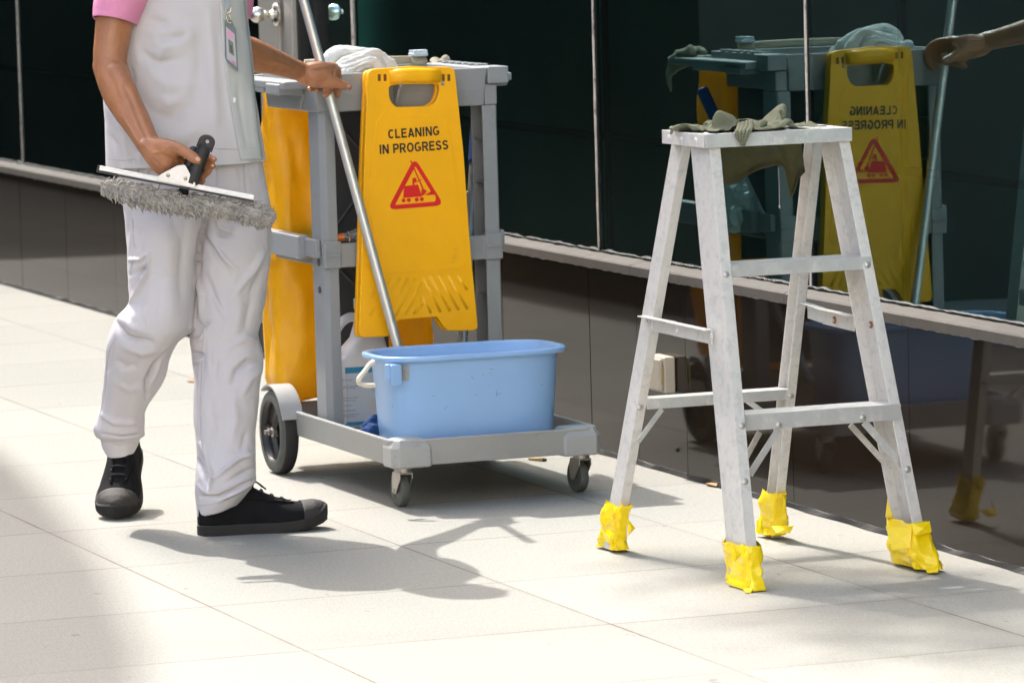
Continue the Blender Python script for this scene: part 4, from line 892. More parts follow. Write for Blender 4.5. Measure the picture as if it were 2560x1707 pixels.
# the fold that drops over the front apron
lf_ = [(640, 285), (632, 318), (622, 338), (630, 372), (645, 402), (664, 428)]; rt_ = [(735, 262), (742, 300), (728, 330), (708, 362), (694, 400), (684, 430)]; xo = [-8.70, -8.672, -8.6475, -8.646, -8.646, -8.647]; rg = []
A_ = catmull([Vector((*z6(*p), x)) for p, x in zip(lf_, xo)], 6); B_ = catmull([Vector((*z6(*p), x)) for p, x in zip(rt_, xo)], 6)
for j in range(len(A_)):
    row = []
    for i in range(22):
        q = A_[j].lerp(B_[j], i/21); row.append(PX(q.x, q.y, q.z+.006*math.sin(i*.62+j*.05)**2+.002*noise.noise(Vector((i*.5, j*.4, 2)))))
    rg.append(row)
obj('front_fold', MB().loft(rg, cap=False, closed=False), M_grn, gr_, smooth=True, solid=.004)
# hanging part behind the cap
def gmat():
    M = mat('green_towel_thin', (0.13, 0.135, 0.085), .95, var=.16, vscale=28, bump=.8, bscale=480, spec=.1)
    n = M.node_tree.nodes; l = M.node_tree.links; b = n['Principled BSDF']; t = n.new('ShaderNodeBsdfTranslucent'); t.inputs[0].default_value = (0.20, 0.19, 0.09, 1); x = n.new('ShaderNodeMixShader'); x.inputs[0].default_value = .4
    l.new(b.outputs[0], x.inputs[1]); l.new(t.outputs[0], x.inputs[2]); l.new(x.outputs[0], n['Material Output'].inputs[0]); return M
up_ = [z6(x, 395) for x in (515, 600, 700, 800, 900, 980, 1030, 1052)]
lo_ = [z6(*q) for q in ((545, 695), (620, 680), (715, 620), (800, 580), (900, 568), (940, 580), (1000, 700), (1075, 600))]
lo_ = [z6(*q) for q in ((548, 696), (640, 668), (730, 608), (820, 575), (935, 568), (985, 762), (1035, 650), (1076, 604))]
N1, N2 = 70, 30; rg = []
U = catmull([Vector((*p, 0)) for p in up_], 10); L_ = catmull([Vector((*p, 0)) for p in lo_], 10)
for i in range(len(U)):
    row = []
    for j in range(N2):
        t = j/(N2-1); p = U[i].lerp(L_[i], t); s_ = i/len(U)
        X = -8.886+.016*math.sin(s_*13+1.0+t)*t+.016*noise.noise(Vector((s_*6, t*3, 1)))*t+(.003 if t > .9 else 0)-.004
        row.append(PX(p.x, p.y, X))
    rg.append(row)
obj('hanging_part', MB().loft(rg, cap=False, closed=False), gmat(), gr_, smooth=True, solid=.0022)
th_ = MB(); th_.tube([PX(*z6(906, 572), -8.885), PX(*z6(910, 700), -8.884), PX(*z6(912, 825), -8.885)], .0005, 5); th_.ell(PX(*z6(912, 828), -8.885), (.002, .002, .0035), 8)
obj('loose_thread', th_, M_cloth, gr_)

# litter
cg = PZ(*z5(1518, 1090), .004); cb_ = thing('cigarette_end', (cg.x, cg.y, 0), 'flattened cigarette end on the pavement under the cart, near the right caster', 'litter')
d_ = (PZ(*z5(1570, 1094), .004)-PZ(*z5(1450, 1082), .004)); c1_, c2_ = PZ(*z5(1450, 1083), .0045), PZ(*z5(1585, 1095), .0045)
obj('paper', MB().tube([c1_, c1_.lerp(c2_, .5), c1_.lerp(c2_, .85)], [.0035, .004, .0042], 12), mat('brown_paper', (0.45, 0.30, 0.13), .8, var=.2, vscale=200), cb_, smooth=True)
obj('burnt_tip', MB().tube([c1_.lerp(c2_, .85), c2_], [.0045, .003], 10), M_rub, cb_)
q = PZ(*z7(672, 940), .003); lf = obj('dry_leaf', MB().add([q+Vector((-.03, 0, 0)), q+Vector((-.01, -.012, .003)), q+Vector((.035, -.004, .001)), q+Vector((.02, .006, .006)), q+Vector((-.01, .006, .004))], [(0, 1, 4), (1, 2, 3), (1, 3, 4)]), mat('dry_leaf', (0.40, 0.22, 0.08), .8), solid=.0006)
tag(lf, 'curled brown leaf lying at the foot of the granite wall', 'leaf')
q = PZ(505*.875+32, 960, .003); q = PZ(476, 952, .003); lf = obj('orange_leaf', MB().add([q+Vector((-.02, 0, 0)), q+Vector((0, -.012, .002)), q+Vector((.03, .004, .001)), q+Vector((0, .012, .005))], [(0, 1, 3), (1, 2, 3)]), mat('orange_leaf', (0.55, 0.20, 0.05), .8), solid=.0006)
tag(lf, 'tiny orange leaf on the sunlit pavement between the trouser legs', 'leaf')

# ------------------------------------------------------------------ the person
from mathutils.bvhtree import BVHTree
def QP(lat, z, off): return DH*(8.85-off)+RH*lat+Vector((0, 0, z))
M_skin = mat('tanned_skin', (0.385, 0.165, 0.075), 0.34, var=0.16, vscale=22, bump=0.22, bscale=260, sss=0.05, spec=0.5, dirt=((0.50, 0.20, 0.11), 14, .56, .5))
M_nail = mat('fingernail', (0.62, 0.36, 0.27), 0.3, spec=.6)
M_wht = mat('white_uniform', (0.57, 0.55, 0.553), 0.85, var=0.018, vscale=9, bump=0.14, bscale=900, spec=0.12, sss=0)
M_trs = mat('white_trousers', (0.555, 0.53, 0.54), 0.85, var=0.025, vscale=8, bump=0.16, bscale=900, spec=0.12, dirt=((0.48, 0.43, 0.38), 9, .69, .35))
M_pink = mat('pink_cotton', (0.74, 0.29, 0.46), 0.85, var=0.03, vscale=9, bump=0.16, bscale=900, spec=0.12)
PE = thing('person', (-9.95, -1.2, 0), 'person in white pink-sleeved uniform and black canvas shoes walking beside the cart with a squeegee', 'person')
def C_(f, pts, off): return [PP(*f(*p), off[i] if isinstance(off, (list, tuple)) else off) for i, p in enumerate(pts)]
bd = MB()
# legs, pelvis, torso, neck, head
bd.chain(C_(zl, [(930, 260), (860, 880)], [0, .06])+[PP(*z2(205, 1045), -.06)], [.060, .045, .032], 16)
bd.chain(C_(zl, [(1300, 260), (1290, 760)], [-.02, .02])+[PP(*z2(655, 1290), .10)], [.062, .046, .033], 16)
bd.chain([QP(-4.60, .78, 0), QP(-4.61, .95, 0), QP(-4.62, 1.12, 0), QP(-4.62, 1.24, 0)], [.095, .09, .10, .085], 20)
bd.chain([QP(-4.74, 1.265, .07), QP(-4.53, 1.265, -.05)], [.055, .055], 16)
bd.chain([QP(-4.62, 1.26, 0), QP(-4.61, 1.36, .01)], [.058, .052], 16)
hc = QP(-4.60, 1.475, .02); Fd = (RH*.74-DH*.60-Vector((0, 0, .22))).normalized(); Sd = Fd.cross(Vector((0, 0, 1))).normalized(); Ud = Sd.cross(Fd)
HM = Matrix((Sd, Fd, Ud)).transposed()
bd.ell(hc, (.072, .092, .104), 28, HM); bd.ell(hc+Fd*.035-Ud*.055, (.048, .052, .045), 20, HM); bd.ell(hc+Fd*.055-Ud*.088, (.026, .024, .020), 14, HM)
bd.chain([hc+Fd*.088+Ud*.012, hc+Fd*.106-Ud*.020], [.008, .013], 12); bd.ell(hc+Fd*.092-Ud*.024, (.017, .012, .008), 12, HM)
for s_ in (-1, 1):
    bd.ell(hc+Sd*s_*.073-Fd*.005-Ud*.008, (.008, .018, .030), 12, HM); bd.ell(hc+Fd*.078+Sd*s_*.032+Ud*.026, (.024, .014, .008), 12, HM)
    bd.ell(hc+Fd*.070+Sd*s_*.036-Ud*.022, (.020, .018, .016), 12, HM)
bd.ell(hc+Fd*.088-Ud*.052, (.022, .011, .005), 12, HM); bd.ell(hc+Fd*.087-Ud*.062, (.019, .012, .006), 12, HM)
# right arm (nearer the camera) down to the squeegee
ra = catmull([PP(*z1(300, -190), .10), PP(*z1(285, 60), .11), PP(*z1(262, 250), .12), PP(*z1(250, 400), .13), PP(*z1(282, 540), .15), PP(*z1(350, 680), .18), PP(*z1(420, 800), .21), PP(*z1(478, 905), .24), PP(*z1(520, 985), .26)], 4)
rr_ = np.interp(np.linspace(0, 1, len(ra)), np.linspace(0, 1, 9), [.046, .0425, .0385, .0365, .0385, .0365, .0315, .0265, .0240])
bd.chain(ra, list(rr_), 20)
bd.chain(C_(z1, [(215, 370), (205, 430), (225, 520)], [.115, .12, .135]), [.022, .024, .022], 14)      # elbow
bd.chain(C_(z1, [(290, 470), (350, 590), (430, 760)], [.165, .185, .215]), [.022, .024, .018], 14)     # forearm muscle
def hand(chains):
    for f, pts, offs, rads in chains:
        P = C_(f, pts, offs); P2 = catmull(P, 4); R2 = np.interp(np.linspace(0, 1, len(P2)), np.linspace(0, 1, len(rads)), rads); bd.chain(P2, list(R2), 12)
hand([(z1, [(505, 960), (560, 1010), (610, 1060)], [.262, .27, .27], [.0235, .0235, .021]),
      (z1, [(530, 1010), (580, 1080), (620, 1110)], [.255, .26, .258], [.0225, .020, .016]),
      (z1, [(540, 955), (610, 965), (670, 985)], [.265, .28, .28], [.021, .0185, .016]),
      (z1, [(600, 990), (650, 1040), (680, 1060)], [.265, .262, .255], [.020, .018, .014]),
      (z1, [(610, 955), (680, 968), (740, 995), (790, 1028), (822, 1048)], [.278, .290, .298, .303, .305], [.0155, .0135, .0118, .0115, .0095]),      # thumb
      (z1, [(660, 985), (740, 1000), (820, 1012), (890, 1030), (928, 1042)], [.270, .255, .245, .258, .270], [.0115, .0095, .0088, .0085, .0070]),
      (z1, [(665, 1045), (745, 1075), (825, 1085), (890, 1085), (922, 1086)], [.262, .245, .236, .250, .262], [.0115, .0095, .0088, .0086, .0072]),
      (z1, [(640, 1085), (710, 1130), (790, 1150), (850, 1150), (895, 1120)], [.255, .240, .233, .243, .254], [.0110, .0092, .0086, .0084, .0070]),
      (z1, [(620, 1105), (680, 1160), (760, 1190), (820, 1200), (856, 1186)], [.250, .240, .235, .242, .250], [.0100, .0082, .0076, .0074, .0062])])
# left arm reaching back to the mop handle
def CX(pts, X): return [PX(*zc(*p), X[i] if isinstance(X, (list, tuple)) else X) for i, p in enumerate(pts)]
la = catmull([QP(-4.52, 1.255, -.05), QP(-4.535, 1.12, -.13), PX(*zc(60, 560), -10.13), PX(*zc(380, 722), -10.20), PX(*zc(620, 800), -10.25), PX(*zc(840, 880), -10.30), PX(*zc(1000, 938), -10.34), PX(*zc(1090, 970), -10.355)], 4)
bd.chain(la, list(np.interp(np.linspace(0, 1, len(la)), np.linspace(0, 1, 8), [.046, .042, .040, .0375, .0305, .0250, .0222, .0215])), 20)
def handx(chains):
    for pts, X, rads in chains:
        X = [v-(.058 if v > -10.285 else .080) for v in X]; P = CX(pts, X); P2 = catmull(P, 4); R2 = np.interp(np.linspace(0, 1, len(P2)), np.linspace(0, 1, len(rads)), rads); bd.chain(P2, list(R2), 12)
handx([([(1080, 945), (1180, 915), (1290, 900), (1380, 890)], [-10.272, -10.272, -10.272, -10.278], [.0205, .0190, .0165, .0135]),
       ([(1090, 990), (1200, 1000), (1320, 985), (1410, 960)], [-10.270, -10.266, -10.266, -10.272], [.0210, .0200, .0175, .0130]),
       ([(1110, 1030), (1210, 1065), (1310, 1070)], [-10.270, -10.268, -10.268], [.0165, .0155, .0135]),
       ([(1000, 1030), (1060, 1060), (1130, 1080)], [-10.265, -10.266, -10.270], [.0105, .0120, .0110]),
       ([(1340, 1000), (1420, 1055), (1500, 1095), (1570, 1118), (1632, 1138)], [-10.264, -10.262, -10.262, -10.262, -10.264], [.0155, .0128, .0112, .0105, .0085]),   # thumb
       ([(1390, 880), (1450, 890), (1480, 950), (1485, 1060), (1480, 1180), (1478, 1250)], [-10.282, -10.296, -10.318, -10.328, -10.322, -10.310], [.0125, .0108, .0098, .0090, .0085, .0072]),
       ([(1300, 960), (1390, 990), (1400, 1110), (1365, 1195), (1325, 1243)], [-10.275, -10.310, -10.318, -10.281, -10.268], [.0110, .0100, .0095, .0092, .0078]),
       ([(1260, 1070), (1340, 1100), (1430, 1110)], [-10.266, -10.264, -10.264], [.0130, .0125, .0105]),
       ([(1220, 1020), (1290, 1060), (1270, 1130), (1215, 1186)], [-10.275, -10.305, -10.315, -10.300], [.0110, .0098, .0090, .0074]),
       ([(1140, 1040), (1180, 1090), (1160, 1140), (1118, 1172)], [-10.272, -10.292, -10.300, -10.290], [.0105, .0092, .0082, .0066])])
bme = remesh(bd, 'body', .0026, 5, .5)
crease(bme, [([z1(330, 760), z1(390, 860), z1(450, 960)], 5, .0022), ([z1(400, 700), z1(455, 830), z1(505, 930)], 6, -.0022), ([z1(455, 930), z1(520, 1000), z1(600, 990)], 4, .0020), ([z1(300, 560), z1(345, 680)], 7, .002), ([z1(345, 560), z1(420, 720)], 7, -.002),
             ([z1(520, 1040), z1(575, 1090)], 4, -.002), ([z1(640, 975), z1(700, 985)], 3, -.0012), ([z1(770, 1000), z1(785, 1030)], 3, -.001), ([z1(352, 380), z1(365, 430)], 6, -.003),
             ([zc(560, 760), zc(800, 850), zc(1020, 930)], 5, .0018), ([zc(500, 830), zc(760, 930), zc(980, 1000)], 6, -.0018), ([zc(1130, 900), zc(1280, 880), zc(1370, 870)], 3, .0012), ([zc(1150, 950), zc(1300, 930), zc(1390, 930)], 3, .0010), ([zc(1160, 925), zc(1300, 905)], 2.5, -.0012),
             ([zc(1180, 1010), zc(1330, 980)], 3, -.0012), ([zc(1545, 1050), zc(1550, 1160)], 2.5, -.0010), ([zc(1440, 900), zc(1430, 1000)], 3, -.0018), ([zc(1060, 880), zc(1100, 1080)], 4, -.0015), ([zc(1230, 1120), zc(1240, 1180)], 3, -.0015)], nz=[(.0012, (40, 40, 20))], gain=1.7, tight=.85)
body_o = obj('body', bme, M_skin, PE, smooth=True)
def bvh_of(me):
    me.calc_loop_triangles(); return BVHTree.FromPolygons([v.co.copy() for v in me.vertices], [tuple(t.vertices) for t in me.loop_triangles])
BV = bvh_of(bme)
def hit(bv, p, d=0.0):
    r = ray(*p).normalized(); h_ = bv.ray_cast(CAM, r)
    return None if h_[0] is None else h_[0]-r*d
def nail(c, ax, w, l, bv, name='fingernail'):
    """a nail laid on the finger tip: photo point, photo axis vector, half sizes in px"""
    ax = Vector(ax).normalized(); pr = Vector((-ax.y, ax.x)); P = []
    for k in range(10):
        a = 2*math.pi*k/10; q = Vector(c)+ax*l*math.cos(a)+pr*w*math.sin(a); h_ = hit(bv, (q.x, q.y), .0006)
        if h_ is None: return
        P.append(h_)
    h0 = hit(bv, c, .0011)
    if h0: obj(name, MB().add(P+[h0], [(k, (k+1) % 10, 10) for k in range(10)]), M_nail, body_o, smooth=True)
nail(z1(822, 1040), (25, 20), 5.0, 6.5, BV); nail(zc(1632, 1128), (30, 10), 4.0, 5.5, BV); nail(z1(928, 1036), (1, .4), 2.6, 4, BV); nail(z1(918, 1082), (1, .1), 2.6, 4, BV)
nail(zc(1212, 1186), (-.5, 1), 3, 4, BV); nail(zc(1122, 1170), (-.4, 1), 2.5, 3.5, BV)
# hair, eyes
M_hair = mat('black_hair', (0.012, 0.010, 0.009), .6, bump=.6, bscale=300)
hm = MB().ell(hc-Fd*.012+Ud*.022, (.079, .096, .098), 28, HM).ell(hc-Fd*.045-Ud*.02, (.070, .055, .075), 20, HM)
hme = mesh_of(hm, 'hair'); crease(hme, [], nz=[(.006, (60, 60, 60))]); obj('hair', hme, M_hair, PE, smooth=True)
for s_ in (-1, 1): obj('eye', MB().ell(hc+Fd*.079+Sd*s_*.031+Ud*.010, (.013, .010, .006), 14, HM), mat('eye_white', (.6, .58, .55), .3) if s_ < 0 else bpy.data.materials['eye_white'], PE, smooth=True)

# ---- trousers
def leg(mb, rows, n=40, p=2.3):
    rg = []
    L = [PP(*a, o) for a, b, o, h in rows]; R_ = [PP(*b, o) for a, b, o, h in rows]; H = [Vector((h, 0, 0)) for a, b, o, h in rows]
    L = catmull(L, 4); R_ = catmull(R_, 4); H = catmull(H, 4)
    for a, b, h in zip(L, R_, H):
        c = (a+b)/2; u = (b-a)/2; w = DH*h.x
        rg.append([c+u*math.copysign(abs(math.cos(t))**(2/p), math.cos(t))+w*math.copysign(abs(math.sin(t))**(2/p), math.sin(t)) for t in [2*math.pi*(i+.5)/n for i in range(n)]])
    mb.loft(rg)
tr = MB()
leg(tr, [(z1(300, 960), z1(1215, 960), 0, .105), (z1(302, 1060), z1(1250, 1060), 0, .108), (z1(320, 1200), z1(1272, 1200), 0, .110), (z1(335, 1300), z1(1285, 1300), 0, .108), (z1(340, 1390), z1(1298, 1390), 0, .100), (zl(700, 300), zl(1510, 300), 0, .085)])
leg(tr, [(zl(690, 240), zl(1180, 240), .01, .095), (zl(702, 340), zl(1172, 330), .015, .098), (zl(708, 430), zl(1142, 430), .02, .095), (zl(712, 560), zl(1112, 560), .03, .090), (zl(716, 700), zl(1098, 700), .045, .086), (zl(716, 800), zl(1092, 800), .06, .084),
         (zl(655, 872), zl(1088, 880), .065, .084), (zl(622, 930), zl(1078, 950), .065, .084), (zl(603, 1010), zl(1000, 1020), .06, .080), (zl(592, 1100), zl(952, 1110), .04, .075), (zl(581, 1200), zl(925, 1205), .02, .072), (zl(572, 1300), zl(862, 1315), -.005, .068), (zl(556, 1390), zl(818, 1400), -.025, .065),
         (zl(535, 1450), zl(806, 1460), -.035, .064), (zl(525, 1500), zl(804, 1515), -.04, .064), (zl(540, 1545), zl(810, 1540), -.045, .062), (zl(566, 1560), zl(790, 1556), -.05, .052)])
leg(tr, [(z2(122, 1000), z2(300, 1000), -.05, .046), (z2(128, 1060), z2(290, 1050), -.055, .046), (z2(140, 1090), z2(280, 1075), -.06, .044), (z2(160, 1118), z2(265, 1105), -.06, .040)])
leg(tr, [(zl(1120, 240), zl(1500, 240), -.015, .095), (zl(1115, 330), zl(1518, 330), -.015, .096), (zl(1104, 450), zl(1522, 450), -.01, .093), (zl(1098, 600), zl(1514, 590), -.005, .088), (zl(1092, 750), zl(1496, 740), .0, .085), (zl(1072, 880), zl(1474, 880), .01, .083),
         (z2(514, 590), z2(819, 596), .015, .082), (z2(520, 670), z2(837, 665), .02, .080), (z2(529, 760), z2(837, 730), .03, .077), (z2(528, 850), z2(817, 830), .04, .074), (z2(530, 950), z2(807, 930), .055, .072), (z2(540, 1050), z2(801, 1040), .07, .070),
         (z2(545, 1120), z2(803, 1120), .08, .070), (z2(533, 1205), z2(806, 1190), .09, .070), (z2(531, 1260), z2(803, 1225), .095, .068), (z2(541, 1320), z2(778, 1262), .10, .062), (z2(543, 1378), z2(738, 1318), .10, .054)])
tme = remesh(tr, 'trousers', .0027, 6, .5)
crease(tme, [ # thigh A
    ([zl(730, 560), zl(790, 560), zl(835, 515)], 7, .011), ([zl(735, 640), zl(800, 610), zl(828, 600)], 9, -.014), ([zl(840, 520), zl(822, 640), zl(770, 740), zl(725, 800)], 6, .013), ([zl(770, 640), zl(740, 740)], 10, -.010),
    ([zl(725, 300), zl(740, 420), zl(735, 540)], 6, -.006), ([zl(745, 380), zl(760, 480)], 8, .006), ([zl(930, 300), zl(940, 600), zl(950, 900)], 40, .006), ([zl(1040, 330), zl(1010, 600), zl(1010, 850)], 14, -.004),
    ([zl(640, 900), zl(700, 985), zl(760, 1010), zl(850, 1020)], 9, -.013), ([zl(660, 870), zl(740, 940), zl(840, 970)], 12, .007), ([zl(690, 1040), zl(790, 1075), zl(880, 1070)], 14, .008), ([zl(640, 990), zl(625, 1080), zl(608, 1180)], 6, -.006),
    ([zl(950, 1060), zl(860, 1150), zl(820, 1240), zl(815, 1330)], 7, -.012), ([zl(900, 1120), zl(850, 1240)], 8, .008), ([zl(1050, 960), zl(970, 1040)], 8, -.007),
    ([zl(650, 1120), zl(700, 1160), zl(760, 1150)], 12, -.006), ([zl(640, 1240), zl(720, 1290), zl(790, 1270)], 14, .005), ([zl(560, 1420), zl(640, 1470), zl(760, 1480)], 10, .006), ([zl(570, 1530), zl(680, 1552), zl(800, 1530)], 4, -.010), ([z2(140, 1050), z2(200, 1075), z2(280, 1060)], 4, -.005),
    ([zl(600, 1080), zl(588, 1250), zl(560, 1440)], 3, -.004), ([zl(745, 540), zl(738, 620)], 3, -.003),
    # leg B
    ([zl(1160, 330), zl(1120, 450), zl(1110, 640)], 8, -.014), ([zl(1190, 330), zl(1230, 420), zl(1300, 430)], 8, -.010), ([zl(1210, 370), zl(1290, 400), zl(1340, 350)], 7, .008), ([zl(1250, 330), zl(1290, 350)], 5, -.008),
    ([zl(1140, 430), zl(1200, 520), zl(1290, 640)], 10, -.008), ([zl(1180, 440), zl(1250, 540), zl(1330, 620)], 9, .007), ([zl(1150, 640), zl(1190, 760), zl(1260, 880)], 12, -.007), ([zl(1500, 480), zl(1420, 620), zl(1290, 780)], 13, .007), ([zl(1490, 600), zl(1400, 760)], 13, -.006),
    ([zl(1100, 660), zl(1130, 760), zl(1120, 870)], 8, .010), ([zl(1090, 900), zl(1130, 930), zl(1180, 900)], 7, -.009), ([zl(1080, 1010), zl(1130, 1000), zl(1150, 960)], 7, .009), ([zl(1080, 1080), zl(1140, 1090)], 7, -.009), ([zl(1085, 1130), zl(1140, 1120)], 6, .008),
    ([z2(838, 690), z2(770, 700), z2(720, 740), z2(700, 800)], 11, -.011), ([z2(818, 620), z2(760, 600), z2(680, 640)], 12, .007), ([z2(830, 740), z2(770, 780), z2(740, 850)], 12, .007), ([z2(650, 690), z2(640, 790)], 11, -.006), ([z2(600, 640), z2(600, 760)], 12, .006),
    ([z2(700, 300), z2(730, 450), z2(720, 580)], 20, .005), ([z2(790, 420), z2(760, 560)], 12, -.005), ([z2(610, 860), z2(620, 1000), z2(600, 1100)], 14, -.005), ([z2(700, 830), z2(710, 960), z2(690, 1060)], 18, .006), ([z2(760, 1000), z2(740, 1100)], 12, -.005),
    ([z2(560, 1060), z2(590, 1130), z2(610, 1210), z2(600, 1260)], 7, .010), ([z2(545, 1130), z2(570, 1190), z2(590, 1250)], 8, -.010), ([z2(800, 1100), z2(720, 1130), z2(660, 1180), z2(620, 1210)], 8, .009), ([z2(800, 1160), z2(740, 1190), z2(670, 1230)], 8, -.008), ([z2(800, 1215), z2(720, 1250), z2(640, 1290), z2(560, 1290)], 5, -.011), ([z2(790, 1235), z2(700, 1280), z2(640, 1310)], 5, .007), ([z2(545, 1240), z2(600, 1285)], 6, .007),
    ([z2(585, 500), z2(575, 700), z2(560, 900), z2(560, 1050)], 3, -.004),
    ([z1(950, 1060), z1(955, 1180), z1(950, 1240)], 3, -.004), ([z1(1135, 1060), z1(1140, 1250)], 4, -.006), ([z1(1060, 1100), z1(1080, 1200)], 10, .005), ([z1(430, 1100), z1(420, 1150)], 5, -.005), ([z1(520, 1100), z1(480, 1140)], 5, -.004)],
    nz=[(.0035, (9, 9, 5)), (-.0085, (11, 11, 6.5)), (-.0032, (24, 24, 15))], gain=1.1, tight=.68)
tro = obj('trousers', tme, M_trs, PE, smooth=True); BT = bvh_of(tme)
def seam(name, bv, pts, r, m_, par, lift=.0, n=8):
    P = catmull([Vector((*p, 0)) for p in pts], n); Q = [hit(bv, (p.x, p.y), lift) for p in P]; Q = [q for q in Q if q]
    if len(Q) > 2: obj(name, MB().tube(Q, r, 6), m_, par, smooth=True)
M_seam = mat('seam_thread', (0.40, 0.37, 0.385), .9)
seam('seam', BT, [z2(572, 560), z2(568, 700), z2(558, 860), z2(560, 1000), z2(575, 1120)], .0007, M_seam, tro)
seam('seam', BT, [zl(742, 330), zl(748, 450), zl(740, 560), zl(724, 690)], .0007, M_seam, tro)
seam('seam', BT, [zl(655, 990), zl(620, 1050), zl(600, 1130), zl(590, 1300), zl(560, 1420), zl(548, 1500)], .0007, M_seam, tro)
seam('hem_stitch', BT, [z2(548, 1330), z2(610, 1325), z2(680, 1298), z2(750, 1262)], .0007, M_seam, tro)

# ---- shirt
rows = [((230, 1086), (1262, 1045), 0, .128), ((228, 1010), (1252, 985), 0, .127), ((222, 900), (1238, 890), 0, .126), ((212, 760), (1222, 760), 0, .124), ((205, 620), (1206, 620), 0, .122), ((214, 450), (1192, 450), .0, .120), ((235, 300), (1176, 300), 0, .120), ((262, 150), (1154, 150), 0, .120), ((280, 0), (1145, 0), 0, .120), ((285, -150), (1135, -150), 0, .115), ((300, -290), (1105, -290), 0, .10), ((420, -380), (1000, -380), 0, .085), ((560, -430), (880, -430), 0, .068)]
def dense(rows, k):
    L = catmull([PP(*z1(*a), o) for a, b, o, h in rows], k); R_ = catmull([PP(*z1(*b), o) for a, b, o, h in rows], k); H = catmull([Vector((h, 0, 0)) for a, b, o, h in rows], k); return L, R_, [h.x for h in H]
L, R_, H = dense(rows, 12); n = 220; rg = []
def sring(a, b, h, k=1.0, p=2.5):
    c = (a+b)/2; u = (b-a)/2*k; w = DH*h*k
    return [c+u*math.copysign(abs(math.cos(t))**(2/p), math.cos(t))+w*math.copysign(abs(math.sin(t))**(2/p), math.sin(t)) for t in [2*math.pi*(i+.5)/n for i in range(n)]]
a, b, h = L[0], R_[0], H[0]
inner = [sring(L[j], R_[j], H[j], .972) for j in (14, 8, 3, 0)]
rg = inner+[sring(a, b, h, .99)]+[sring(a, b, h) for a, b, h in zip(L, R_, H)]
rg[4] = [p-Vector((0, 0, .0015)) for p in rg[4]]
sme = mesh_of(MB().loft(rg, cap=False), 'shirt')
crease(sme, [([z1(520, 200), z1(600, 300), z1(560, 390)], 22, .010), ([z1(640, 130), z1(760, 240), z1(660, 330)], 26, .009), ([z1(440, 330), z1(560, 420), z1(700, 380)], 12, -.009), ([z1(500, 130), z1(640, 170)], 14, -.007), ([z1(520, 250), z1(660, 260), z1(760, 220)], 12, -.008),
             ([z1(400, 600), z1(520, 740), z1(640, 780), z1(760, 700)], 18, -.009), ([z1(560, 620), z1(640, 680), z1(740, 620)], 16, .008), ([z1(480, 450), z1(620, 560), z1(800, 560)], 22, .007), ([z1(820, 120), z1(840, 420), z1(830, 700)], 20, -.007), ([z1(900, 100), z1(920, 500), z1(940, 900)], 16, .007),
             ([z1(560, 860), z1(700, 900), z1(860, 820)], 24, .006), ([z1(540, 960), z1(680, 980), z1(900, 930)], 16, -.005), ([z1(250, 720), z1(330, 860), z1(380, 1040)], 12, .007), ([z1(250, 880), z1(300, 960), z1(330, 1080)], 7, -.008), ([z1(370, 960), z1(400, 1080)], 7, -.007), ([z1(290, 960), z1(310, 1090)], 5, .006),
             ([z1(450, 980), z1(440, 1080)], 9, .005), ([z1(1080, 480), z1(1100, 700), z1(1150, 1000)], 8, -.004), ([z1(1170, 500), z1(1180, 800), z1(1210, 1030)], 8, .004), ([z1(1010, 40), z1(1000, 400), z1(1030, 700), z1(1080, 1000)], 7, .004), ([z1(380, 440), z1(400, 560)], 8, -.008), ([z1(420, 300), z1(440, 420)], 12, .006)],
       nz=[(.0035, (8, 8, 5)), (-.0060, (9, 9, 6)), (-.0018, (26, 26, 16))], gain=1.0, tight=.8)
sho = obj('shirt', sme, M_wht, PE, smooth=True); BS = bvh_of(sme)
def sheet(name, bv, left, right, nu, nv, m_, par, lift, th, smooth=True):
    A = catmull([Vector((*p, 0)) for p in left], max(2, nv//(len(left)-1))); Bq = catmull([Vector((*p, 0)) for p in right], max(2, nv//(len(right)-1))); k = min(len(A), len(Bq)); rg = []; last = None
    for j in range(k):
        row = []
        for i in range(nu):
            q = A[j].lerp(Bq[j], i/(nu-1)); h_ = hit(bv, (q.x, q.y), lift) or (last)
            if h_ is None: h_ = PP(q.x, q.y, .12)
            row.append(h_); last = h_
        rg.append(row)
    return obj(name, MB().loft(rg, cap=False, closed=False), m_, par, smooth=smooth, solid=th)
M_plk = mat('placket_reflect_tint', (0.55, 0.56, 0.55), 0.85, bump=.14, bscale=900, spec=.12)  # slight green tint stands for light reflected onto the front panel
pk = sheet('placket', BS, [z1(965, -20), z1(985, 300), z1(1018, 550), z1(1058, 800), z1(1103, 1046)], [z1(1122, -20), z1(1160, 300), z1(1190, 550), z1(1212, 800), z1(1245, 1042)], 16, 48, M_plk, sho, .0030, .0018)
for p in ((1057, 655), (1012, 5)):
    h_ = hit(BS, z1(*p), .005)
    bt_ = obj('button', MB().revolve(h_, (CAM-h_).normalized()+Vector((0, -.5, 0)), [(.0005, -.001), (.0058, -.001), (.0062, .001), (.0050, .0016), (.0035, .001), (.0005, .001)], 20), mat('pearl_button', (.70, .70, .66), .25, coat=.4) if p[0] == 1057 else bpy.data.materials['pearl_button'], sho, smooth=True)
seam('hem_stitch', BS, [z1(232, 1040), z1(330, 1050), z1(420, 1040)], .0006, M_seam, sho, .0006)
seam('hem_stitch', BS, [z1(930, 975), z1(1000, 975), z1(1090, 978)], .0006, M_seam, sho, .0006)
seam('hem_stitch', BS, [z1(1100, 972), z1(1170, 968), z1(1240, 970)], .0006, M_seam, sho, .0036)
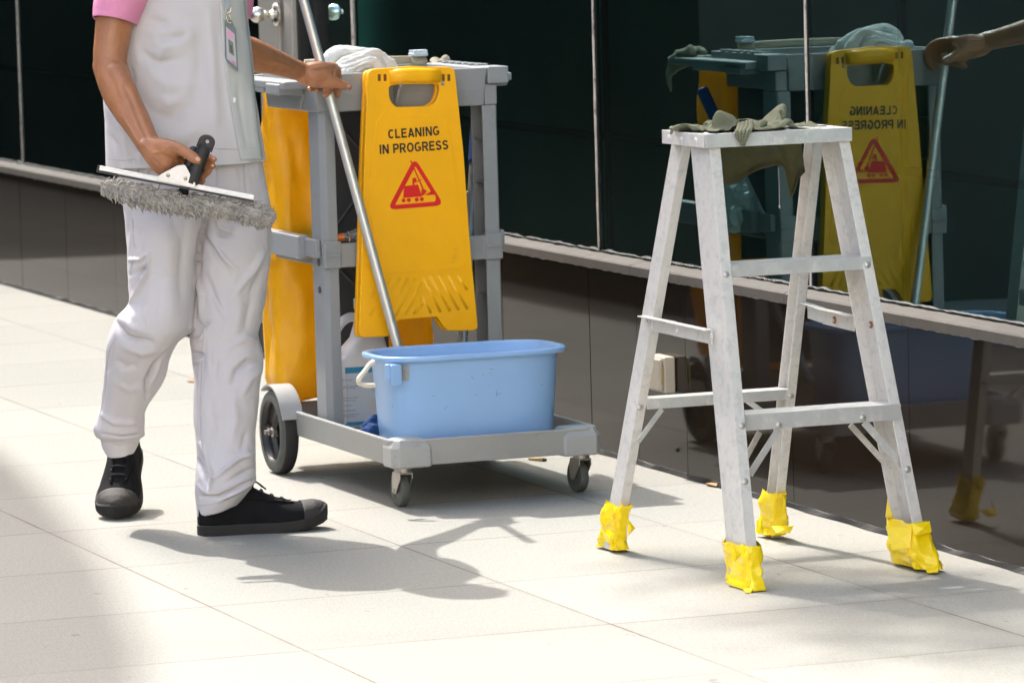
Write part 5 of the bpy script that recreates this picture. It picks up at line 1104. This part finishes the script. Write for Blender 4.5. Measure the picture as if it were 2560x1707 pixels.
# sleeves
def sleeve(rows, closed_bottom=False, cr=()):
    L = catmull([PP(*z1(*a), o) for a, b, o, h, t in rows], 6); R_ = catmull([PP(*z1(*b), o) for a, b, o, h, t in rows], 6); H = catmull([Vector((h, t, 0)) for a, b, o, h, t in rows], 6); rg = []; m_ = 72
    for a, b, h in zip(L, R_, H):
        c = (a+b)/2; u = (b-a)/2; w = DH*h.x; ring = []
        for i in range(m_):
            t = 2*math.pi*i/m_; q = c+u*math.cos(t)+w*math.sin(t); q.z += h.y*(-math.sin(t))*1.0; ring.append(q)
        rg.append(ring)
    me = mesh_of(MB().loft(rg, cap=False), 'sleeve'); crease(me, list(cr), nz=[(.002, (14, 14, 10))]); return me
sl1 = sleeve([((330, -330), (560, -420), .08, .05, 0), ((230, -260), (545, -260), .09, .062, 0), ((165, -140), (520, -130), .10, .066, 0), ((143, 0), (487, 0), .11, .066, .004), ((137, 60), (455, 85), .11, .066, .008), ((138, 118), (416, 168), .112, .064, .012)],
             cr=[([z1(300, -30), z1(330, 60)], 8, -.004), ([z1(200, -60), z1(230, 30)], 10, .003), ([z1(150, 60), z1(300, 85), z1(440, 130)], 2.5, -.0016)])
o = obj('sleeve', sl1, M_pink, sho, smooth=True, solid=.0025); B1 = bvh_of(sl1)
seam('cuff_seam', B1, [z1(160, 35), z1(280, 45), z1(380, 70), z1(450, 100)], .0006, mat('pink_seam', (.38, .08, .2), .9), o, .0004)
sl2 = sleeve([((860, -380), (1060, -330), -.03, .05, 0), ((900, -250), (1150, -240), -.05, .055, 0), ((900, -100), (1180, -100), -.08, .058, 0), ((900, 30), (1184, 30), -.11, .058, 0), ((900, 112), (1166, 125), -.13, .056, 0)])
obj('sleeve', sl2, M_pink, sho, smooth=True, solid=.0025)
col_ = MB(); 
obj('collar', MB().loft([[QP(-4.615+math.cos(t)*r, z+.012*math.cos(t), -math.sin(t)*r*.95) for t in [2*math.pi*i/32 for i in range(32)]] for r, z in ((.068, 1.325), (.064, 1.345), (.060, 1.37), (.074, 1.345), (.086, 1.322))], cap=False), M_wht, sho, smooth=True, solid=.002)

# ---- canvas shoes
M_canv = mat('black_canvas', (0.010, 0.010, 0.011), .9, bump=.5, bscale=700, var=.2, vscale=20, spec=.15)
M_sole = mat('black_sole_rubber', (0.017, 0.016, 0.014), .75, var=.2, vscale=20, dirt=((0.12, 0.075, 0.04), 26, .60, .8), bump=.2, bscale=90)
M_toe = mat('toe_rubber', (0.034, 0.031, 0.027), .6, var=.15, vscale=30, bump=.7, bscale=420, spec=.35)
M_lace = mat('black_lace', (0.012, 0.012, 0.013), .85)
def sneaker(heel, f, up, L, label_=None):
    f = f.normalized(); s_ = f.cross(up).normalized(); up = s_.cross(f).normalized()
    def P(u, v, z): return heel+f*u*L+s_*v+up*z
    U = [0, .03, .10, .2, .3, .4, .5, .6, .7, .8, .9, .96, 1.0]; Wd = [.012, .026, .033, .034, .034, .036, .041, .046, .0485, .047, .039, .027, .012]
    T = [.085, .088, .092, .095, .100, .104, .086, .072, .062, .056, .052, .044, .034]; SP = [0, 0, 0, 0, 0, 0, 0, 0, .001, .004, .010, .014, .018]
    sh = obj('sneaker', MB().loft([[P(u, math.cos(t)*w, sp+.012+max(0, math.sin(t))**(.75)*(tz-.012)-(0.0 if math.sin(t) > 0 else .004)) if True else 0 for t in [2*math.pi*i/36 for i in range(36)]] for u, w, tz, sp in zip(np.interp(np.linspace(0, 12, 49), range(13), U), np.interp(np.linspace(0, 12, 49), range(13), Wd), np.interp(np.linspace(0, 12, 49), range(13), T), np.interp(np.linspace(0, 12, 49), range(13), SP))]), M_canv, PE, smooth=True)
    loop = [(u, w+.0035) for u, w in zip(U, Wd)]; den = catmull([Vector((u, w, 0)) for u, w in loop], 8); o_ = [(q.x, q.y) for q in den]+[(1.012, 0)]+[(q.x, -q.y) for q in reversed(den)]+[(-.012, 0)]
    def spz(u): return float(np.interp(u, U, SP))
    rg = []
    for k_, dz in ((.985, 0), (1.0, .002), (1.0, .018), (1.0, .021), (.95, .023), (.90, .022)):
        rg.append([P(.5+(u-.5)*(1 if k_ >= 1 else k_ if k_ > .97 else k_*.5+.5), v*k_, spz(u)+dz+(.012*max(0, (u-.86)/.14) if dz > .01 else 0)) for u, v in o_])
    so_ = obj('sole', MB().loft(rg), M_sole, sh, auto=40)
    # ribbed toe bumper
    rb_ = MB()
    for k in range(46):
        u_, v_ = None, None; i = int(len(o_)*(.30+.40*k/45)); u, v = o_[i % len(o_)]; d = Vector((u-.72, v/L*1.6)).normalized()
        if u < .80: continue
        c = P(u, v, spz(u)+.012+.008*max(0, (u-.86)/.14)); rb_.tube([c-up*.010, c+up*.010], .0011, 5)
    obj('bumper_rib', rb_, M_sole, so_)
    tc = []
    for u in np.linspace(.80, .995, 12):
        w = float(np.interp(u, U, Wd))+.0012; tz = float(np.interp(u, U, T))+.0016; sp = spz(u)
        tc.append([P(u, math.cos(t)*w, sp+.012+max(0, math.sin(t))**.75*(tz-.012)) for t in [math.pi*(.03+.94*i/24) for i in range(25)]])
    obj('toe_cap', MB().loft(tc, cap=False, closed=False), M_toe, sh, smooth=True, solid=.0015)
    # eyestay flap edges, eyelets and laces
    def top(u, v):
        w = float(np.interp(u, U, Wd)); tz = float(np.interp(u, U, T)); c = min(.98, abs(v)/w); return P(u, v, spz(u)+.012+((1-c*c)**.5)**.75*(tz-.012))
    for sg_ in (-1, 1):
        fl = []
        for u in np.linspace(.36, .74, 12):
            a = .012+.004*(.74-u); b_ = .030-.014*max(0, (u-.55)/.2); fl.append([top(u, sg_*(a+(b_-a)*q/5))+up*.0022 for q in range(6)])
        fo = obj('eyestay', MB().loft(fl, cap=False, closed=False), M_canv, sh, smooth=True, solid=.0018)
        for u in (.40, .50, .60, .69):
            c = top(u, sg_*.0175)+up*.0035; obj('eyelet', MB().ring(c, (top(u, sg_*.0175)-heel-f*u*L-up*.03), [(.0014, 0), (.0026, 0), (.0024, .0008), (.0016, .0008)], 14), M_rub, fo)
    ls = MB()
    for u in (.42, .50, .58, .66): ls.tube([top(u, v)+up*.0045 for v in (-.017, -.008, 0, .008, .017)], (.0022), 7)
    kn = top(.38, 0)+up*.006
    for sg_ in (-1, 1):
        ls.tube(catmull([kn, kn+s_*sg_*.014+up*.012, kn+s_*sg_*.030+up*.004+f*.006, kn+s_*sg_*.024-up*.010+f*.010, kn], 5), .0019, 6)
        ls.tube(catmull([kn, kn+s_*sg_*.008+f*.020+up*.0, kn+s_*sg_*.020+f*.040-up*.016], 5), .0019, 6)
    ls.ell(kn, (.006, .006, .005), 10); obj('laces', ls, M_lace, sh, smooth=True)
    return sh
hB = PZ(*z2(560, 1458), 0); tB = PZ(*z2(1100, 1425), 0); sneaker(hB+(hB-tB).normalized()*.004, tB-hB, Vector((0, 0, 1)), (tB-hB).length+.008)
tA = PZ(*z2(190, 1392), 0); fA = (-DH*1.0-RH*.06); thA = math.radians(29); fA = (fA.normalized()*math.cos(thA)-Vector((0, 0, 1))*math.sin(thA)); upA = Vector((0, 0, 1))*math.cos(thA)+(-DH)*math.sin(thA)
sneaker(tA-fA*.272-upA*.014, fA, upA, .272)

# ---- badge on a lanyard
bg_ = thing('id_badge', hit(BS, z1(1040, 300), .01), 'grey vinyl badge holder with a blurred card, clipped on a lanyard over the white shirt', 'badge')
M_bdg = mat('grey_vinyl', (0.115, 0.155, 0.15), .45); 
hz = hit(BS, z1(1040, 250), 0); offb = 8.85-(hz.dot(DH))
def bp_(pts, off, name, m_, th=.002, par=bg_, r=0):
    q = rounded(pts, r) if r else pts
    return obj(name, MB().prism([PP(*z1(*p), off) for p in q], DH*th), m_, par)
base_ = max(8.85-hit(BS, z1(*p), .0).dot(DH) for p in ((1020, 160), (1060, 300), (1075, 440), (1010, 380)))+.004
bh = bp_([(998, 132), (1042, 132), (1072, 200), (1086, 462), (1076, 470), (1008, 402), (998, 370)], base_+.003, 'holder', M_bdg, .003, r=6)
bp_([(1006, 175), (1062, 225), (1076, 440), (1012, 385)], base_+.0042, 'clear_window', mat('card_paper', (.42, .40, .43), .25), .0008, bh)
for i, (pl_, c, nm) in enumerate((([(1011, 190), (1050, 220), (1056, 262), (1014, 240)], (.55, .26, .40), 'card_header'), ([(1020, 255), (1052, 278), (1060, 370), (1026, 345)], (.10, .15, .12), 'card_photo'), ([(1030, 290), (1046, 300), (1052, 350), (1036, 340)], (.05, .05, .055), 'card_figure'), ([(1040, 392), (1072, 415), (1074, 434), (1046, 412)], (.45, .18, .33), 'card_footer'))):
    bp_(pl_, base_+.0050+i*.0003, nm, mat(nm, c, .3), .0004, bh)
M_lan = mat('lanyard_fabric', (0.30, 0.34, 0.37), .7)
bp_([(984, -420), (1018, -420), (1026, 50), (1004, 68), (992, 40)], base_+.002, 'lanyard', M_lan, .0015)
M_brs = mat('pale_brass', (0.72, 0.62, 0.42), .25, metal=1.0)
hk = MB(); T_ = lambda pts: [PP(*z1(*p), base_+.005) for p in pts]
hk.tube(T_([(1000, 66), (1004, 80), (1020, 86), (1036, 78), (1038, 58), (1034, 50)]), .0013, 8); hk.tube(T_([(1019, 84), (1019, 96)]), .0026, 8)
hk.tube(T_([(1012, 98), (1010, 128), (1020, 150), (1038, 152), (1040, 140)]), .0012, 8); hk.tube(T_([(1014, 98), (1030, 98), (1034, 118), (1038, 140)]), .0012, 8)
obj('swivel_clip', hk, M_brs, bg_, smooth=True)

# ---- squeegee
M_bright = mat('polished_channel', (0.82, 0.82, 0.81), .3, metal=.35, var=.02); M_blk = mat('black_nylon', (0.016, 0.017, 0.019), .38, spec=.5)
OS = .292
sq = thing('window_squeegee', PP(*z1(680, 1190), OS), 'steel window squeegee with black rubber blade and ribbed black handle, in the near hand', 'squeegee')
def bar(name, a, b, h0, h1, off, th, m_, par, bev=.0006):
    """flat bar along photo line a-b, from h0 to h1 (photo z1 px across, downwards positive)"""
    A, Bq = Vector(a), Vector(b); d = (Bq-A).normalized(); n_ = Vector((-d.y, d.x)); return obj(name, MB().prism([PP(*z1(*q), off) for q in (A+n_*h0, Bq+n_*h0, Bq+n_*h1, A+n_*h1)], DH*th), m_, par, bevel=bev)
a_, b_ = (176, 1098), (1190, 1292)
ch = bar('channel', a_, b_, -16, 15, OS, .008, M_bright, sq, .0012)
bar('channel_rib', (182, 1099), (1188, 1292), -16, -6, OS+.0022, .0022, M_bright, ch); bar('channel_rib', (182, 1099), (1188, 1292), 3, 14, OS+.0030, .003, M_bright, ch)
bar('rubber_blade', (162, 1098), (1192, 1295), 15.5, 28, OS-.003, .0022, M_blk, sq, 0)
bar('end_clip', (164, 1094), (180, 1097), -14, 26, OS+.001, .007, M_blk, ch)
cl = obj('clamp', MB().prism([PP(*z1(*p), OS+.012) for p in rounded([(560, 1160), (580, 1140), (690, 1082), (738, 1078), (762, 1120), (808, 1205), (800, 1228), (545, 1178)], 8)], DH*.004), mat('brushed_clamp', (.70, .69, .67), .38, metal=.5, var=.05), sq, bevel=.0012)
for p in ((628, 1147), (742, 1168)):
    obj('screw', MB().revolve(PP(*z1(*p), OS+.0122), -DH, [(.0005, -.001), (.0044, -.001), (.0044, .0006), (.0034, .0022), (.0005, .0026)], 18), M_brs, cl, smooth=True); obj('screw_slot', MB().box((0, 0, 0), (0, 0, 0)) if False else MB().prism([PP(*z1(p[0]+dx, p[1]+dy), OS+.0152) for dx, dy in ((-9, -4), (-7, -7), (9, 4), (7, 7))], DH*.0005), M_blk, cl)
hA, hB_ = PP(*z1(778, 1195), OS-.002), PP(*z1(872, 950), OS+.002); hx_ = (hB_-hA).normalized(); N_ = 40
hp = [hA.lerp(hB_, i/N_) for i in range(N_+1)]
hr = [(.0150 if not (.42 < i/N_ < .93 and i % 2) else .0138) for i in range(N_+1)]
hdl = obj('handle', MB().tube(hp, hr, 28), M_blk, sq, auto=60)
c0 = PP(*z1(883, 922), OS+.002); e1 = hx_; e2 = e1.cross(DH).normalized()
oc = [(-.0150, -.016), (.0150, -.016)]+[(.0150*math.cos(t), .0125*math.sin(t)-.002) for t in np.linspace(0, math.pi, 18)]
hole = [(.0068*math.cos(t)-.001, .0068*math.sin(t)-.001) for t in np.linspace(0, 2*math.pi, 20)[:-1]]
me = curve_mesh([oc, hole], .012, .0025); me.transform(Matrix(((e2.x, e1.x, -DH.x, c0.x), (e2.y, e1.y, -DH.y, c0.y), (e2.z, e1.z, -DH.z, c0.z), (0, 0, 0, 1)))); obj('handle_eye', me, M_blk, hdl, auto=40)
# ---- window washer with fleece sleeve
ww = thing('window_washer', PP(*z1(750, 1330), .27), 'shaggy grey fleece window washer on a black handle, held below the squeegee', 'window washer')
cen = catmull([Vector((*p, 0)) for p in ((240, 1222), (330, 1245), (480, 1282), (640, 1312), (800, 1332), (960, 1345), (1100, 1370), (1185, 1390), (1248, 1404))], 6)
rad = np.interp(np.linspace(0, 1, len(cen)), np.linspace(0, 1, 9), [42, 60, 66, 64, 60, 52, 56, 62, 50])*.000315
cp_ = [PP(*z1(q.x, q.y), .262) for q in cen]
def hash3(i): return random.Random(i).random
sl_ = MB().chain(cp_, list(rad*.82), 16); slm = remesh(sl_, 'sleeve_core', .003, 3)
M_fl = mat('grey_fleece', (0.39, 0.37, 0.335), .95, var=.35, vscale=60, spec=.05, dirt=((0.17, 0.16, 0.15), 110, .50, .6))
fl_o = obj('fleece_sleeve', slm, M_fl, ww, smooth=True)
tf = MB(); rnd = random.Random(5); ND = len(cp_)
for k in range(3600):
    u = rnd.random()**.9 if rnd.random() < .85 else rnd.choice((.0, 1.0)); x = u*(ND-1); i = min(int(x), ND-2); c = cp_[i].lerp(cp_[i+1], x-i); r = rad[i]+(rad[i+1]-rad[i])*(x-i)
    t = (cp_[i+1]-cp_[i]).normalized(); e = DH.cross(t).normalized(); a = rnd.uniform(0, 2*math.pi); nrm = -DH*math.cos(a)+e*math.sin(a)
    if u >= 1 or u <= 0: nrm = (nrm*rnd.uniform(.2, 1)+t*(1 if u >= 1 else -1)*rnd.uniform(.2, 1)).normalized()
    p0 = c+nrm*r*.86; cl_ = noise.noise(p0*60)
    flow = (t*(.9+cl_)*rnd.uniform(-.1, 1.0)-Vector((0, 0, 1))*rnd.uniform(-.1, .5)+nrm*rnd.uniform(.0, .14)+e*rnd.uniform(-.3, .3)).normalized(); ln = rnd.uniform(.009, .020)
    w = rnd.uniform(.0012, .0025); q1_ = p0+nrm*.002+flow*ln*.5; q2_ = p0+flow*ln+Vector((0, 0, -.002))-nrm*.001
    tf.tube([p0, q1_, q2_], [w, w*1.1, w*.35], 4, cap=False)
o = obj('fleece_pile', tf, M_fl, fl_o, smooth=True); o['kind'] = 'stuff'
obj('handle', MB().tube([PP(*z1(720, 1290), .262), PP(*z1(770, 1080), .262), PP(*z1(792, 1000), .262)], [.010, .0135, .0135], 20).cap(PP(*z1(792, 1000), .262), PP(*z1(795, 990), .262), .0135, .0115), M_blk, ww, smooth=True)

# ------------------------------------------------------------------ street tree beyond the planter wall (out of view; added to mottle the sunlight round the ladder)
M_bark = mat('bark', (0.10, 0.08, 0.06), .9, var=.3, vscale=20, bump=.6, bscale=30); M_leaf = mat('leaf', (0.05, 0.10, 0.025), .6)
hT = 12.0; cT = Vector((-8.25, -.38, 0))+Vector((sd.x/sd.z*hT, sd.y/sd.z*hT, hT))
tT = thing('street_tree', (cT.x-1.2, -10, -.13), 'unseen street tree behind the planter wall, crown shaped to mottle sunlight round the ladder', 'tree'); b0 = Vector((cT.x-1.2, -10, -.13))
tk = MB(); tk.tube([b0, b0+Vector((.1, .2, 6)), b0+Vector((.3, .6, 11)), cT+Vector((-.6, -4.5, -.3)), cT+Vector((-.1, -1.2, 0)), cT+Vector((.3, .2, .1))], [.20, .15, .05, .005, .004, .003], 14)
obj('trunk', tk, M_bark, tT, smooth=True); rnd = random.Random(4); lv = MB()
clus = [(rnd.gauss(0, .34), rnd.gauss(0, .15)) for _ in range(24)]
for k in range(500):
    c = rnd.choice(clus); p = cT+Vector((c[0]+rnd.gauss(0, .13), c[1]+rnd.gauss(0, .09), rnd.uniform(-.5, .7))); a = rnd.uniform(0, 6.28); u = Vector((math.cos(a), math.sin(a), rnd.uniform(-.6, .3)))*.055; w = Vector((-math.sin(a), math.cos(a), rnd.uniform(-.3, .3)))*.022
    lv.add([p-u, p+w, p+u, p-w], [(0, 1, 2, 3)])
obj('crown', lv, M_leaf, tT)

# beige rag over the far end of the cart, showing in the glass
bg = MB(); bg.chain(catmull([Vector(p) for p in ((-10.85, -.315, .945), (-10.87, -.31, .950), (-10.90, -.30, .948), (-10.945, -.285, .940))], 4), [.010]*13, 10)
bg.chain(catmull([Vector(p) for p in ((-10.86, -.285, .95), (-10.93, -.27, .93), (-10.95, -.262, .89), (-10.94, -.262, .85))], 4), list(np.linspace(.014, .006, 13)), 10); bg.chain([Vector((-10.88, -.30, .94)), Vector((-10.94, -.275, .90))], [.012, .010], 10)
me = remesh(bg, 'beige_rag', .003, 3); crease(me, [], nz=[(.005, (50, 50, 50))]); o = obj('beige_rag', me, mat('beige_cloth', (.34, .31, .22), .9, bump=.5, bscale=300), smooth=True); tag(o, 'beige rag draped over the rear corner of the cart, wall side', 'rag')

# scuffs on the bucket front
tb_me = bpy.data.objects['tub'].data; BB = bvh_of(tb_me); M_scf = mat('scuff', (.07, .12, .24), .7); tub = bpy.data.objects['tub']
for pts in ([(1138, 386), (1172, 384)], [(1140, 414), (1158, 420)], [(995, 438), (1004, 450), (1014, 462)], [(1085, 436), (1094, 428)], [(1194, 550), (1196, 592)], [(1196, 592), (1212, 575), (1230, 578)], [(1130, 505), (1140, 510)], [(1025, 580), (1045, 590)], [(790, 700), (800, 680), (812, 672)], [(690, 590), (720, 598)], [(380, 660), (384, 690)], [(1545, 515), (1560, 500)]):
    seam('scuff_mark', BB, [z5(*p) for p in pts], .00035, M_scf, tub, .0003, 4)
